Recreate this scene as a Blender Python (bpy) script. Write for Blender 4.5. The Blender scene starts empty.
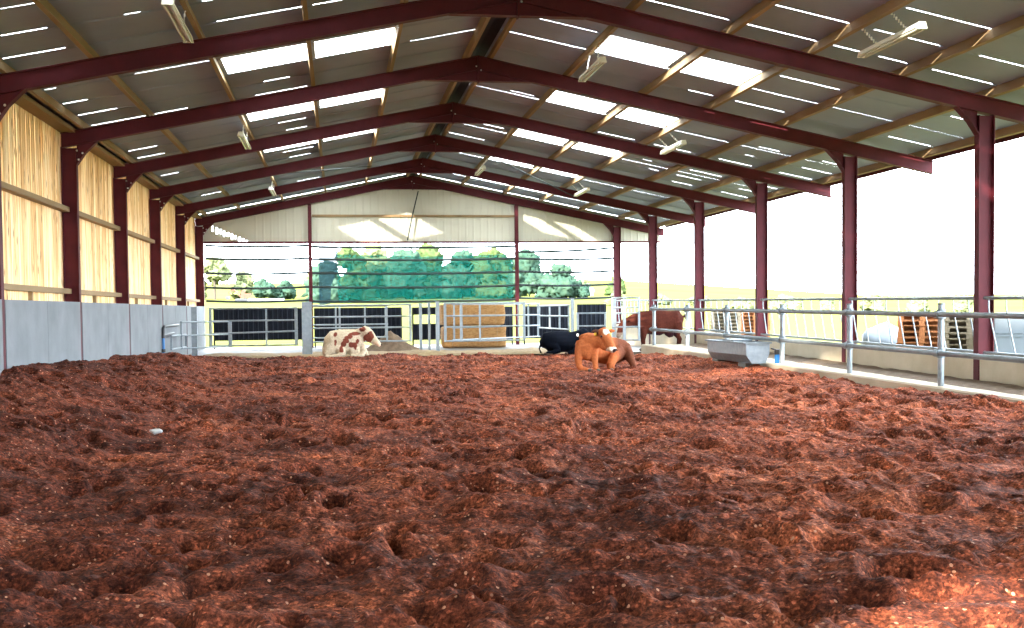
import bpy, bmesh, math, random
import numpy as np
from mathutils import Vector, Matrix, noise as mnoise

random.seed(7)
SC = bpy.context.scene
COL = SC.collection
H = 1.55                      # camera height above the slab

# ------------------------------------------------------------------ layout
XL, XR, XA = -5.219, 11.309, 3.03
BAY = 5.4
YF = [18.78 + BAY * i for i in range(6)]
SL = 0.204
ZE = 3.429 + H               # rafter underside at the column faces
ZAB = 4.883 + H              # underside of the apex haunch
RD = 0.295                   # rafter depth
OV = 2.166                   # overhang beyond the open-side columns
YEND = YF[-1]
YFRONT = -2.9


def rafter_z(x):
    return ZE + SL * ((XR - x) if x > XA else (x - XL))


def sheet_z(x):
    return rafter_z(x) + 0.475


# ------------------------------------------------------------------ materials
def mat(name, col, rough=0.7, metal=0.0, var=0.0, scale=4.0, col2=None, bump=0.0, bscale=30.0, detail=4.0, coord='Object', stretch=(1, 1, 1), spec=None):
    m = bpy.data.materials.new(name)
    m.use_nodes = True
    nt = m.node_tree
    b = nt.nodes['Principled BSDF']
    b.inputs['Roughness'].default_value = rough
    b.inputs['Metallic'].default_value = metal
    if spec is not None:
        b.inputs['Specular IOR Level'].default_value = spec
    b.inputs['Base Color'].default_value = (*col, 1)
    tc = nt.nodes.new('ShaderNodeTexCoord')
    mp = nt.nodes.new('ShaderNodeMapping')
    mp.inputs['Scale'].default_value = stretch
    nt.links.new(tc.outputs[coord], mp.inputs['Vector'])
    if col2 is not None:
        n = nt.nodes.new('ShaderNodeTexNoise')
        n.inputs['Scale'].default_value = scale
        n.inputs['Detail'].default_value = detail
        nt.links.new(mp.outputs['Vector'], n.inputs['Vector'])
        r = nt.nodes.new('ShaderNodeValToRGB')
        r.color_ramp.elements[0].position = 0.5 - var
        r.color_ramp.elements[1].position = 0.5 + var
        r.color_ramp.elements[0].color = (*col, 1)
        r.color_ramp.elements[1].color = (*col2, 1)
        nt.links.new(n.outputs['Fac'], r.inputs['Fac'])
        nt.links.new(r.outputs['Color'], b.inputs['Base Color'])
    if bump > 0:
        n2 = nt.nodes.new('ShaderNodeTexNoise')
        n2.inputs['Scale'].default_value = bscale
        n2.inputs['Detail'].default_value = 5
        nt.links.new(mp.outputs['Vector'], n2.inputs['Vector'])
        bp = nt.nodes.new('ShaderNodeBump')
        bp.inputs['Strength'].default_value = bump
        bp.inputs['Distance'].default_value = 0.02
        nt.links.new(n2.outputs['Fac'], bp.inputs['Height'])
        nt.links.new(bp.outputs['Normal'], b.inputs['Normal'])
    return m


M = {}
M['steel'] = mat('red_oxide_steel', (0.058, 0.0066, 0.0125), 0.65, 0, 0.25, 3, (0.094, 0.0105, 0.0165), 0.05, spec=0.22)
M['timber'] = mat('purlin_timber', (0.1980, 0.1260, 0.0585), 0.8, 0, 0.2, 2.0, (0.2880, 0.1890, 0.0900), 0.1, 20, stretch=(1, 0.2, 1))
M['sheet'] = mat('fibre_cement_sheet', (0.2021, 0.2365, 0.3096), 0.85, 0, 0.25, 0.7, (0.2666, 0.3053, 0.3870), 0.1, 18)
M['gable'] = mat('cream_gable_sheet', (0.4350, 0.4176, 0.3306), 0.5, 0, 0.25, 0.6, (0.4959, 0.4785, 0.3915))
M['concrete'] = mat('panel_concrete', (0.1330, 0.1444, 0.1558), 0.85, 0, 0.22, 1.6, (0.1900, 0.2014, 0.2128), 0.15, 14, 6)
M['cream_concrete'] = mat('feed_wall_concrete', (0.4080, 0.3400, 0.2380), 0.85, 0, 0.22, 1.8, (0.5100, 0.4420, 0.3315), 0.15, 14, 6)
M['floor'] = mat('floor_concrete', (0.1000, 0.0880, 0.0720), 0.6, 0, 0.2, 1.2, (0.1520, 0.1320, 0.1080), 0.15, 14)
M['galv'] = mat('galvanised_steel', (0.2214, 0.2624, 0.2870), 0.45, 0.35, 0.22, 9, (0.3116, 0.3526, 0.3772))
M['galv_dark'] = mat('dull_galvanised', (0.1200, 0.1440, 0.1600), 0.5, 0.3, 0.22, 5, (0.1920, 0.2240, 0.2400))
M['dark_sheet'] = mat('dark_profile_sheet', (0.006, 0.008, 0.014), 0.7, 0, 0.2, 2, (0.012, 0.015, 0.022), spec=0.12)
M['rope'] = mat('dark_rope', (0.02, 0.03, 0.03), 0.9)
M['black'] = mat('black_plastic', (0.02, 0.02, 0.022), 0.4)
M['blue'] = mat('blue_water_pipe', (0.0140, 0.1540, 0.4340), 0.4)
M['white_plastic'] = mat('white_plastic', (0.1280, 0.1472, 0.1664), 0.5, spec=0.1)
M['tube_white'] = mat('lamp_white', (0.80, 0.80, 0.72), 0.4)
M['tube_glass'] = mat('lamp_cover', (0.55, 0.56, 0.46), 0.2)
M['chain'] = mat('chain_metal', (0.7, 0.7, 0.68), 0.35, 0.6)
M['pallet_orange'] = mat('new_pallet_wood', (0.2100, 0.0665, 0.0154), 0.8, 0, 0.2, 3, (0.2660, 0.0980, 0.0280))
M['pallet_pale'] = mat('weathered_pallet_wood', (0.1400, 0.1085, 0.0700), 0.85, 0, 0.2, 3, (0.1890, 0.1540, 0.1050))
M['straw'] = mat('straw', (0.2550, 0.1190, 0.0357), 0.9, 0, 0.2, 9, (0.4080, 0.2210, 0.0765), 0.6, 30, stretch=(1, 1, 3))
M['loose_straw'] = mat('loose_straw', (0.2160, 0.1440, 0.0680), 0.9, 0, 0.2, 6, (0.3200, 0.2320, 0.1200), 0.6, 25)
M['heap'] = mat('brown_feed', (0.0960, 0.0600, 0.0336), 0.95, 0, 0.2, 6, (0.1680, 0.1120, 0.0680), 0.6, 25)
M['grass'] = mat('meadow_grass', (0.0656, 0.0738, 0.0197), 0.95, 0, 0.25, 0.05, (0.1025, 0.1000, 0.0279), 0.3, 3, 6, spec=0.0)
M['bark'] = mat('bark', (0.0400, 0.0300, 0.0200), 0.9)
M['leaf_a'] = mat('foliage_green', (0.0240, 0.0416, 0.0160), 0.9, 0, 0.2, 0.8, (0.0520, 0.0680, 0.0256), 0.8, 3, spec=0.0)
M['leaf_b'] = mat('foliage_bluegreen', (0.0160, 0.0368, 0.0272), 0.9, 0, 0.2, 0.8, (0.0320, 0.0544, 0.0360), 0.8, 3, spec=0.0)
M['leaf_c'] = mat('foliage_pale', (0.0800, 0.0960, 0.0440), 0.9, 0, 0.2, 0.8, (0.1280, 0.1400, 0.0680), 0.8, 3, spec=0.0)
M['render'] = mat('white_render', (0.80, 0.80, 0.78), 0.8)
M['slate'] = mat('slate_roof', (0.40, 0.42, 0.45), 0.7)
M['dark_glass'] = mat('dark_opening', (0.10, 0.16, 0.18), 0.3)
M['orange_paint'] = mat('orange_machine_paint', (0.0660, 0.0154, 0.0013), 0.5)
M['scrap'] = mat('white_scrap', (0.45, 0.45, 0.45), 0.6)
M['hoof'] = mat('hoof', (0.10, 0.07, 0.05), 0.7)
M['eye'] = mat('eye', (0.012, 0.008, 0.006), 0.15)
M['tag_yellow'] = mat('ear_tag_yellow', (0.85, 0.62, 0.03), 0.5)
M['tag_white'] = mat('ear_tag_white', (0.85, 0.85, 0.82), 0.5)


def timber_boards():
    m = mat('space_boarding', (0.7, 0.5, 0.25), 0.75)
    nt = m.node_tree
    b = nt.nodes['Principled BSDF']
    tc = nt.nodes['Texture Coordinate']
    sep = nt.nodes.new('ShaderNodeSeparateXYZ')
    nt.links.new(tc.outputs['Object'], sep.inputs[0])

    def math_(op, a, bb):
        n = nt.nodes.new('ShaderNodeMath')
        n.operation = op
        for i, v in enumerate((a, bb)):
            if isinstance(v, (int, float)):
                n.inputs[i].default_value = v
            else:
                nt.links.new(v, n.inputs[i])
        return n.outputs[0]
    idx = math_('FLOOR', math_('DIVIDE', sep.outputs['Y'], 0.152), 0.0)
    wn = nt.nodes.new('ShaderNodeTexWhiteNoise')
    wn.noise_dimensions = '1D'
    nt.links.new(idx, wn.inputs['W'])
    r1 = nt.nodes.new('ShaderNodeValToRGB')
    e = r1.color_ramp.elements
    e[0].position = 0.0
    e[0].color = (0.74, 0.47, 0.20, 1)
    e[1].position = 1.0
    e[1].color = (0.97, 0.79, 0.50, 1)
    x = r1.color_ramp.elements.new(0.45)
    x.color = (0.95, 0.71, 0.39, 1)
    nt.links.new(wn.outputs['Value'], r1.inputs['Fac'])
    # grain streaks
    mp = nt.nodes['Mapping']
    mp.inputs['Scale'].default_value = (8, 8, 0.5)
    n = nt.nodes.new('ShaderNodeTexNoise')
    n.inputs['Scale'].default_value = 2.2
    n.inputs['Detail'].default_value = 5
    nt.links.new(mp.outputs['Vector'], n.inputs['Vector'])
    rg = nt.nodes.new('ShaderNodeValToRGB')
    rg.color_ramp.elements[0].position = 0.36
    rg.color_ramp.elements[0].color = (0.74, 0.57, 0.38, 1)
    rg.color_ramp.elements[1].position = 0.55
    rg.color_ramp.elements[1].color = (1, 1, 1, 1)
    nt.links.new(n.outputs['Fac'], rg.inputs['Fac'])
    mx = nt.nodes.new('ShaderNodeMixRGB')
    mx.blend_type = 'MULTIPLY'
    mx.inputs[0].default_value = 1
    nt.links.new(r1.outputs['Color'], mx.inputs[1])
    nt.links.new(rg.outputs['Color'], mx.inputs[2])
    # knots
    mp2 = nt.nodes.new('ShaderNodeMapping')
    mp2.inputs['Scale'].default_value = (1, 5.5, 1.5)
    nt.links.new(tc.outputs['Object'], mp2.inputs['Vector'])
    vo = nt.nodes.new('ShaderNodeTexVoronoi')
    vo.inputs['Scale'].default_value = 1.35
    nt.links.new(mp2.outputs['Vector'], vo.inputs['Vector'])
    rk = nt.nodes.new('ShaderNodeValToRGB')
    rk.color_ramp.elements[0].position = 0.11
    rk.color_ramp.elements[0].color = (0.25, 0.13, 0.05, 1)
    rk.color_ramp.elements[1].position = 0.22
    rk.color_ramp.elements[1].color = (1, 1, 1, 1)
    nt.links.new(vo.outputs['Distance'], rk.inputs['Fac'])
    m2 = nt.nodes.new('ShaderNodeMixRGB')
    m2.blend_type = 'MULTIPLY'
    m2.inputs[0].default_value = 0.9
    nt.links.new(mx.outputs[0], m2.inputs[1])
    nt.links.new(rk.outputs['Color'], m2.inputs[2])
    nt.links.new(m2.outputs[0], b.inputs['Base Color'])
    return m


M['boards'] = timber_boards()


def bedding_mat():
    m = bpy.data.materials.new('woodchip_bedding')
    m.use_nodes = True
    nt = m.node_tree
    b = nt.nodes['Principled BSDF']
    b.inputs['Roughness'].default_value = 0.95
    b.inputs['Specular IOR Level'].default_value = 0.15
    tc = nt.nodes.new('ShaderNodeTexCoord')

    def noise(scale, detail, rough=0.6):
        n = nt.nodes.new('ShaderNodeTexNoise')
        n.inputs['Scale'].default_value = scale
        n.inputs['Detail'].default_value = detail
        n.inputs['Roughness'].default_value = rough
        nt.links.new(tc.outputs['Object'], n.inputs['Vector'])
        return n.outputs['Fac']

    def ramp(fac, stops):
        r = nt.nodes.new('ShaderNodeValToRGB')
        el = r.color_ramp.elements
        el[0].position, el[0].color = stops[0][0], (*stops[0][1], 1)
        el[1].position, el[1].color = stops[-1][0], (*stops[-1][1], 1)
        for p, c in stops[1:-1]:
            q = el.new(p)
            q.color = (*c, 1)
        nt.links.new(fac, r.inputs['Fac'])
        return r.outputs['Color']

    def mix(mode, f, a, c):
        n = nt.nodes.new('ShaderNodeMixRGB')
        n.blend_type = mode
        if isinstance(f, float):
            n.inputs[0].default_value = f
        else:
            nt.links.new(f, n.inputs[0])
        for i, v in ((1, a), (2, c)):
            if isinstance(v, tuple):
                n.inputs[i].default_value = (*v, 1)
            else:
                nt.links.new(v, n.inputs[i])
        return n.outputs[0]
    big = mix('MULTIPLY', 1.0, ramp(noise(0.8, 8, 0.7), [(0.33, (0.090, 0.023, 0.012)), (0.5, (0.205, 0.055, 0.027)), (0.66, (0.35, 0.108, 0.052))]), (0.92, 0.89, 0.86))
    med = ramp(noise(11, 6, 0.7), [(0.36, (0.35, 0.33, 0.33)), (0.5, (0.9, 0.9, 0.9)), (0.66, (1.7, 1.7, 1.7))])
    c = mix('MULTIPLY', 1.0, big, med)
    fine = ramp(noise(48, 4, 0.7), [(0.36, (0.4, 0.38, 0.38)), (0.64, (1.75, 1.75, 1.75))])
    c = mix('MULTIPLY', 1.0, c, fine)
    wet = ramp(noise(0.33, 4, 0.6), [(0.38, (0.55, 0.52, 0.54)), (0.52, (1.0, 1.0, 1.0)), (0.64, (1.3, 1.32, 1.28))])
    c = mix('MULTIPLY', 1.0, c, wet)
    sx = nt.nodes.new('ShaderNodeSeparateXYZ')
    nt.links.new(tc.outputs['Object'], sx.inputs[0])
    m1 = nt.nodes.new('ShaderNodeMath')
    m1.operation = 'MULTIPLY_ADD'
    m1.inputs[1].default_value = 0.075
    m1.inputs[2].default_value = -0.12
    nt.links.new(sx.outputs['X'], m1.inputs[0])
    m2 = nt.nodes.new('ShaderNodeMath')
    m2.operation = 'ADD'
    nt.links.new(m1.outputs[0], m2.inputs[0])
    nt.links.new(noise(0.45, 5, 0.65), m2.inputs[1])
    side_tone = ramp(m2.outputs[0], [(0.12, (0.62, 0.60, 0.62)), (0.45, (0.92, 0.92, 0.92)), (0.8, (1.2, 1.2, 1.16))])  # tone drifts darker towards the boarded wall, broken up by noise
    c = mix('MULTIPLY', 1.0, c, side_tone)
    vc = nt.nodes.new('ShaderNodeTexVoronoi')
    vc.inputs['Scale'].default_value = 42
    wv = nt.nodes.new('ShaderNodeMapping')
    wv.inputs['Scale'].default_value = (1.0, 1.6, 1.6)
    wv.inputs['Rotation'].default_value = (0.3, 0.2, 0.7)
    nt.links.new(tc.outputs['Object'], wv.inputs['Vector'])
    nt.links.new(wv.outputs['Vector'], vc.inputs['Vector'])
    sv = nt.nodes.new('ShaderNodeSeparateColor')
    nt.links.new(vc.outputs['Color'], sv.inputs[0])
    chip = ramp(sv.outputs[1], [(0.0, (0.55, 0.53, 0.53)), (0.6, (0.95, 0.95, 0.95)), (0.92, (1.45, 1.45, 1.4)), (1.0, (2.4, 2.4, 2.3))])
    c = mix('MULTIPLY', 1.0, c, chip)
    # pale chips
    vo = nt.nodes.new('ShaderNodeTexVoronoi')
    vo.inputs['Scale'].default_value = 34
    nt.links.new(tc.outputs['Object'], vo.inputs['Vector'])
    sp = nt.nodes.new('ShaderNodeSeparateColor')
    nt.links.new(vo.outputs['Color'], sp.inputs[0])
    thr = nt.nodes.new('ShaderNodeMath')
    thr.operation = 'GREATER_THAN'
    thr.inputs[1].default_value = 0.955
    nt.links.new(sp.outputs[0], thr.inputs[0])
    near = nt.nodes.new('ShaderNodeMath')
    near.operation = 'LESS_THAN'
    near.inputs[1].default_value = 0.36
    nt.links.new(vo.outputs['Distance'], near.inputs[0])
    an = nt.nodes.new('ShaderNodeMath')
    an.operation = 'MULTIPLY'
    nt.links.new(thr.outputs[0], an.inputs[0])
    nt.links.new(near.outputs[0], an.inputs[1])
    c = mix('MIX', an.outputs[0], c, (0.52, 0.25, 0.15))
    nt.links.new(c, b.inputs['Base Color'])
    bp = nt.nodes.new('ShaderNodeBump')
    bp.inputs['Strength'].default_value = 0.9
    bp.inputs['Distance'].default_value = 0.03
    nt.links.new(noise(28, 6, 0.7), bp.inputs['Height'])
    nt.links.new(bp.outputs['Normal'], b.inputs['Normal'])
    return m


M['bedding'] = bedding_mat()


def rooflight_mat():
    m = bpy.data.materials.new('translucent_rooflight')
    m.use_nodes = True
    nt = m.node_tree
    nt.nodes.remove(nt.nodes['Principled BSDF'])
    out = nt.nodes['Material Output']
    t = nt.nodes.new('ShaderNodeBsdfTranslucent')
    t.inputs['Color'].default_value = (0.86, 0.84, 0.76, 1)
    d = nt.nodes.new('ShaderNodeBsdfDiffuse')
    d.inputs['Color'].default_value = (0.6, 0.6, 0.58, 1)
    mx = nt.nodes.new('ShaderNodeMixShader')
    mx.inputs[0].default_value = 0.2
    nt.links.new(t.outputs[0], mx.inputs[1])
    nt.links.new(d.outputs[0], mx.inputs[2])
    tr = nt.nodes.new('ShaderNodeBsdfTransparent')
    m2 = nt.nodes.new('ShaderNodeMixShader')
    m2.inputs[0].default_value = 0.30
    nt.links.new(mx.outputs[0], m2.inputs[1])
    nt.links.new(tr.outputs[0], m2.inputs[2])
    nt.links.new(m2.outputs[0], out.inputs['Surface'])
    return m


M['rooflight'] = rooflight_mat()


def net_mat(name, col, open_):
    m = bpy.data.materials.new(name)
    m.use_nodes = True
    nt = m.node_tree
    nt.nodes.remove(nt.nodes['Principled BSDF'])
    out = nt.nodes['Material Output']
    t = nt.nodes.new('ShaderNodeBsdfTranslucent')
    t.inputs['Color'].default_value = (*col, 1)
    d = nt.nodes.new('ShaderNodeBsdfDiffuse')
    d.inputs['Color'].default_value = (*col, 1)
    ad = nt.nodes.new('ShaderNodeMixShader')
    nt.links.new(t.outputs[0], ad.inputs[1])
    nt.links.new(d.outputs[0], ad.inputs[2])
    tr = nt.nodes.new('ShaderNodeBsdfTransparent')
    mx = nt.nodes.new('ShaderNodeMixShader')
    mx.inputs[0].default_value = open_
    nt.links.new(ad.outputs[0], mx.inputs[1])
    nt.links.new(tr.outputs[0], mx.inputs[2])
    nt.links.new(mx.outputs[0], out.inputs['Surface'])
    return m


M['net'] = net_mat('green_windbreak_mesh', (0.002, 0.058, 0.044), 0.30)
M['net_fold'] = net_mat('blue_grey_windbreak_fold', (0.025, 0.06, 0.07), 0.28)


def vcol_mat(name, rough=0.8):
    m = bpy.data.materials.new(name)
    m.use_nodes = True
    nt = m.node_tree
    b = nt.nodes['Principled BSDF']
    b.inputs['Roughness'].default_value = rough
    b.inputs['Specular IOR Level'].default_value = 0.05
    at = nt.nodes.new('ShaderNodeAttribute')
    at.attribute_name = 'Coat'
    tc = nt.nodes.new('ShaderNodeTexCoord')
    n = nt.nodes.new('ShaderNodeTexNoise')
    n.inputs['Scale'].default_value = 22
    n.inputs['Detail'].default_value = 4
    nt.links.new(tc.outputs['Object'], n.inputs['Vector'])
    r = nt.nodes.new('ShaderNodeValToRGB')
    r.color_ramp.elements[0].position = 0.3
    r.color_ramp.elements[0].color = (0.75, 0.75, 0.75, 1)
    r.color_ramp.elements[1].position = 0.7
    r.color_ramp.elements[1].color = (1.15, 1.15, 1.15, 1)
    nt.links.new(n.outputs['Fac'], r.inputs['Fac'])
    mx = nt.nodes.new('ShaderNodeMixRGB')
    mx.blend_type = 'MULTIPLY'
    mx.inputs[0].default_value = 1
    nt.links.new(at.outputs['Color'], mx.inputs[1])
    nt.links.new(r.outputs['Color'], mx.inputs[2])
    nt.links.new(mx.outputs[0], b.inputs['Base Color'])
    return m


M['coat'] = vcol_mat('cattle_coat')


# ------------------------------------------------------------------ mesh builder
class MB:
    def __init__(self):
        self.v, self.f, self.s = [], [], []

    def add(self, verts, faces, smooth=False):
        o = len(self.v)
        self.v.extend([tuple(p) for p in verts])
        self.f.extend([tuple(i + o for i in q) for q in faces])
        self.s.extend([smooth] * len(faces))
        return self

    def box(self, x0, x1, y0, y1, z0, z1):
        v = [(x, y, z) for z in (z0, z1) for y in (y0, y1) for x in (x0, x1)]
        return self.add(v, [(0, 2, 3, 1), (4, 5, 7, 6), (0, 1, 5, 4), (2, 6, 7, 3), (0, 4, 6, 2), (1, 3, 7, 5)])

    def obox(self, c, ax, ay, az):
        c, ax, ay, az = map(Vector, (c, ax, ay, az))
        v = [c + sx * ax + sy * ay + sz * az for sz in (-1, 1) for sy in (-1, 1) for sx in (-1, 1)]
        return self.add(v, [(0, 2, 3, 1), (4, 5, 7, 6), (0, 1, 5, 4), (2, 6, 7, 3), (0, 4, 6, 2), (1, 3, 7, 5)])

    def prism(self, poly, axis_vec):
        """poly: list of 3D points (planar); extruded by axis_vec."""
        a = Vector(axis_vec)
        n = len(poly)
        v = [Vector(p) for p in poly] + [Vector(p) + a for p in poly]
        f = [tuple(range(n))[::-1], tuple(range(n, 2 * n))]
        f += [(i, (i + 1) % n, n + (i + 1) % n, n + i) for i in range(n)]
        return self.add(v, f)

    def tube(self, pts, r, seg=8, caps=True, smooth=True):
        pts = [Vector(p) for p in pts]
        rs = r if isinstance(r, (list, tuple)) else [r] * len(pts)
        rings = []
        ref = None
        for i, p in enumerate(pts):
            t = (pts[min(i + 1, len(pts) - 1)] - pts[max(i - 1, 0)]).normalized()
            if ref is None:
                ref = Vector((0, 0, 1)) if abs(t.z) < 0.9 else Vector((1, 0, 0))
            u = t.cross(ref).normalized()
            w = u.cross(t).normalized()
            rings.append([p + rs[i] * (math.cos(2 * math.pi * k / seg) * u + math.sin(2 * math.pi * k / seg) * w) for k in range(seg)])
        v = [q for ring in rings for q in ring]
        f = []
        for i in range(len(pts) - 1):
            for k in range(seg):
                a, b = i * seg + k, i * seg + (k + 1) % seg
                f.append((a, b, b + seg, a + seg))
        self.add(v, f, smooth)
        if caps:
            self.add(rings[0], [tuple(range(seg))])
            self.add(rings[-1], [tuple(range(seg))[::-1]])
        return self

    def loft(self, pts, rads, side=(0, 1, 0), seg=16):
        """closed body of elliptical rings: rads = (lateral, vertical)."""
        pts = [Vector(p) for p in pts]
        n = len(pts)
        rings = []
        for i, p in enumerate(pts):
            t = (pts[min(i + 1, n - 1)] - pts[max(i - 1, 0)]).normalized()
            sd = Vector(side)
            sd = (sd - sd.dot(t) * t).normalized()
            up = t.cross(sd).normalized()
            a, b = rads[i] if isinstance(rads[i], (tuple, list)) else (rads[i], rads[i])
            rings.append([p + a * math.cos(2 * math.pi * k / seg) * sd + b * math.sin(2 * math.pi * k / seg) * up for k in range(seg)])
        # rounded ends
        t0 = (pts[0] - pts[1]).normalized()
        t1 = (pts[-1] - pts[-2]).normalized()

        def rr(i):
            q = rads[i]
            return min(q) if isinstance(q, (tuple, list)) else q
        v = [q for ring in rings for q in ring]
        c0 = len(v)
        v.append(pts[0] + t0 * rr(0) * 0.55)
        v.append(pts[-1] + t1 * rr(n - 1) * 0.55)
        f = []
        for i in range(n - 1):
            for k in range(seg):
                a, b = i * seg + k, i * seg + (k + 1) % seg
                f.append((a, b, b + seg, a + seg))
        for k in range(seg):
            f.append((c0, (k + 1) % seg, k))
            f.append((c0 + 1, (n - 1) * seg + k, (n - 1) * seg + (k + 1) % seg))
        return self.add(v, f, True)

    def ico(self, c, r, sub=2, disp=0.0, freq=1.0, seed=0.0):
        bm = bmesh.new()
        bmesh.ops.create_icosphere(bm, subdivisions=sub, radius=1)
        r = r if isinstance(r, (tuple, list)) else (r, r, r)
        c = Vector(c)
        vs = []
        for q in bm.verts:
            p = q.co.copy()
            k = 1.0
            if disp:
                k += disp * (mnoise.noise(p * freq + Vector((seed, seed * 1.7, seed * .3))) + 0.5 * mnoise.noise(p * freq * 2.7 + Vector((seed, 0, 0))))
            vs.append((c.x + p.x * r[0] * k, c.y + p.y * r[1] * k, c.z + p.z * r[2] * k))
        fs = [tuple(x.index for x in f.verts) for f in bm.faces]
        bm.free()
        return self.add(vs, fs, True)

    def mesh(self, name):
        me = bpy.data.meshes.new(name)
        me.from_pydata(self.v, [], self.f)
        me.polygons.foreach_set('use_smooth', self.s)
        me.update()
        bm = bmesh.new()
        bm.from_mesh(me)
        bmesh.ops.recalc_face_normals(bm, faces=bm.faces)
        bm.to_mesh(me)
        bm.free()
        return me


def obj(name, mb, m, parent=None, loc=None):
    me = mb.mesh(name) if isinstance(mb, MB) else mb
    o = bpy.data.objects.new(name, me)
    COL.objects.link(o)
    if m is not None and not me.materials:
        me.materials.append(M[m])
    if parent is not None:
        o.parent = parent
    if loc:
        o.location = loc
    return o


def tag(o, label, cat, group=None, kind=None):
    o['label'] = label
    o['category'] = cat
    if group:
        o['group'] = group
    if kind:
        o['kind'] = kind
    return o


def thing(name, label, cat, loc=(0, 0, 0), rz=0.0, group=None):
    o = bpy.data.objects.new(name, None)
    o.empty_display_size = 0.2
    COL.objects.link(o)
    o.location = loc
    o.rotation_euler = (0, 0, rz)
    return tag(o, label, cat, group)


def struct(name, mb=None, m=None, label=None):
    if mb is None:
        o = bpy.data.objects.new(name, None)
        COL.objects.link(o)
    else:
        o = obj(name, mb, m)
    o['kind'] = 'structure'
    if label:
        o['label'] = label
    return o


# ------------------------------------------------------------------ camera
cam = bpy.data.cameras.new('camera')
co = bpy.data.objects.new('camera', cam)
COL.objects.link(co)
SC.camera = co
f_px, yaw, pitch, roll, shy = 1128.6226, 0.1518, -0.0372, 0.0104, 37.31
cam.sensor_fit = 'HORIZONTAL'
cam.sensor_width = 36
cam.lens = f_px * 36 / 1024
cam.shift_y = shy / 1024
cam.clip_start = 0.05
cam.clip_end = 2000
F = Vector((math.sin(yaw) * math.cos(pitch), math.cos(yaw) * math.cos(pitch), math.sin(pitch)))
R0 = Vector((math.cos(yaw), -math.sin(yaw), 0))
U0 = R0.cross(F)
R = math.cos(roll) * R0 - math.sin(roll) * U0
U = math.sin(roll) * R0 + math.cos(roll) * U0
mw = Matrix((R, U, -F)).transposed().to_4x4()
mw.translation = Vector((0, 0, H))
co.matrix_world = mw

# ------------------------------------------------------------------ light
SC.view_settings.view_transform = 'Standard'
SC.view_settings.look = 'None'
SC.view_settings.gamma = 1
SC.view_settings.use_curve_mapping = False
SC.view_settings.exposure = 2.4
w = bpy.data.worlds.new('world')
SC.world = w
w.use_nodes = True
bg = w.node_tree.nodes['Background']
bg.inputs['Color'].default_value = (0.80, 0.90, 1.0, 1)
bg.inputs['Strength'].default_value = 4.2
sun = bpy.data.lights.new('sun', 'SUN')
sun.energy = 8.5
sun.angle = math.radians(1.5)
sun.color = (1.0, 0.93, 0.80)
so = bpy.data.objects.new('sun', sun)
COL.objects.link(so)
sd = Vector((0.69, 0.69, -0.42))       # travelling direction of the light
so.rotation_euler = sd.to_track_quat('-Z', 'Y').to_euler()
so.location = (0, 0, 30)

# ------------------------------------------------------------------ ground, floor
def field():
    n = 60
    xs = np.linspace(-260, 320, n)
    ys = np.linspace(-40, 420, n)
    X, Y = np.meshgrid(xs, ys, indexing='ij')
    d = np.hypot(np.maximum(0, np.abs(X - 3) - 8), np.maximum(0, Y - 46))
    G = 1 - .6 * np.clip((X / np.maximum(Y, 30) - .25) / .25, 0, 1)
    Z = -0.12 + 0.034 * G * np.maximum(0, d - 22) + 0.15 * np.sin(X * .05) * np.cos(Y * .04) * np.clip(d / 60, 0, 1)
    mb = MB()
    idx = lambda i, j: i * n + j
    mb.add(np.stack([X, Y, Z], -1).reshape(-1, 3).tolist(), [(idx(i, j), idx(i + 1, j), idx(i + 1, j + 1), idx(i, j + 1)) for i in range(n - 1) for j in range(n - 1)], True)
    return mb


def field_z(x, y):
    d = math.hypot(max(0, abs(x - 3) - 8), max(0, y - 46))
    g = 1 - .6 * min(1, max(0, (x / max(y, 30) - .25) / .25))
    return -0.12 + 0.034 * g * max(0, d - 22) + 0.15 * math.sin(x * .05) * math.cos(y * .04) * min(d / 60, 1)


struct('ground', field(), 'grass', 'sunlit yellow-green meadow rising beyond the shed')
struct('floor', MB().box(XL - 0.4, XR + 3.0, 37.0, YEND + 1.5, -0.1, 0.10), 'floor', 'concrete floor behind the gates')

# ------------------------------------------------------------------ left wall
wl = struct('wall_left', None, None, 'concrete panel wall with upright yellow timber boarding above')
WT = 0.2075 + H + 0.03
ys = [YF[0] - 4 * BAY - .45, YF[0] - 4 * BAY, YF[0] - 3 * BAY, YF[0] - 2 * BAY, YF[0] - BAY] + YF
for a, b in zip(ys[:-1], ys[1:]):
    obj('concrete_panel', MB().box(XL - 0.15, XL + 0.01, a + 0.09, (a + b) / 2 - .006, -0.1, WT).box(XL - 0.15, XL + 0.01, (a + b) / 2 + .006, b - 0.09, -0.1, WT + .002), 'concrete', wl)
    mb = MB()
    k0, k1 = int(math.ceil(a / 0.152)), int(math.floor(b / 0.152))
    for k in range(k0, k1 + 1):
        dx = random.uniform(-.004, .004)
        mb.box(XL - 0.335 + dx, XL - 0.312 + dx, k * 0.152 + .006, (k + 1) * 0.152 - .006, WT - 0.25, ZE + 0.44)
    obj('timber_boarding', mb, 'boards', wl)
    for z in (0.46 + H, 2.12 + H):
        obj('boarding_rail', MB().box(XL - 0.31, XL - 0.16, a + .02, b - .02, z - .05, z + .05), 'timber', wl)
    st = MB()
    st.box(XL - 0.31, XL - 0.24, (a + b) / 2 - .04, (a + b) / 2 + .04, WT - .2, 0.41 + H)
    obj('stud', st, 'timber', wl)
obj('eave_timber', MB().box(XL - 0.56, XL - 0.02, YFRONT, YEND, ZE + 0.25, ZE + 0.33), 'timber', wl)

# ------------------------------------------------------------------ right feed wall and kerb
KS = 0.0145


def kz(y):
    return H - 1.412 + KS * (y - 18.27)


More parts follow.
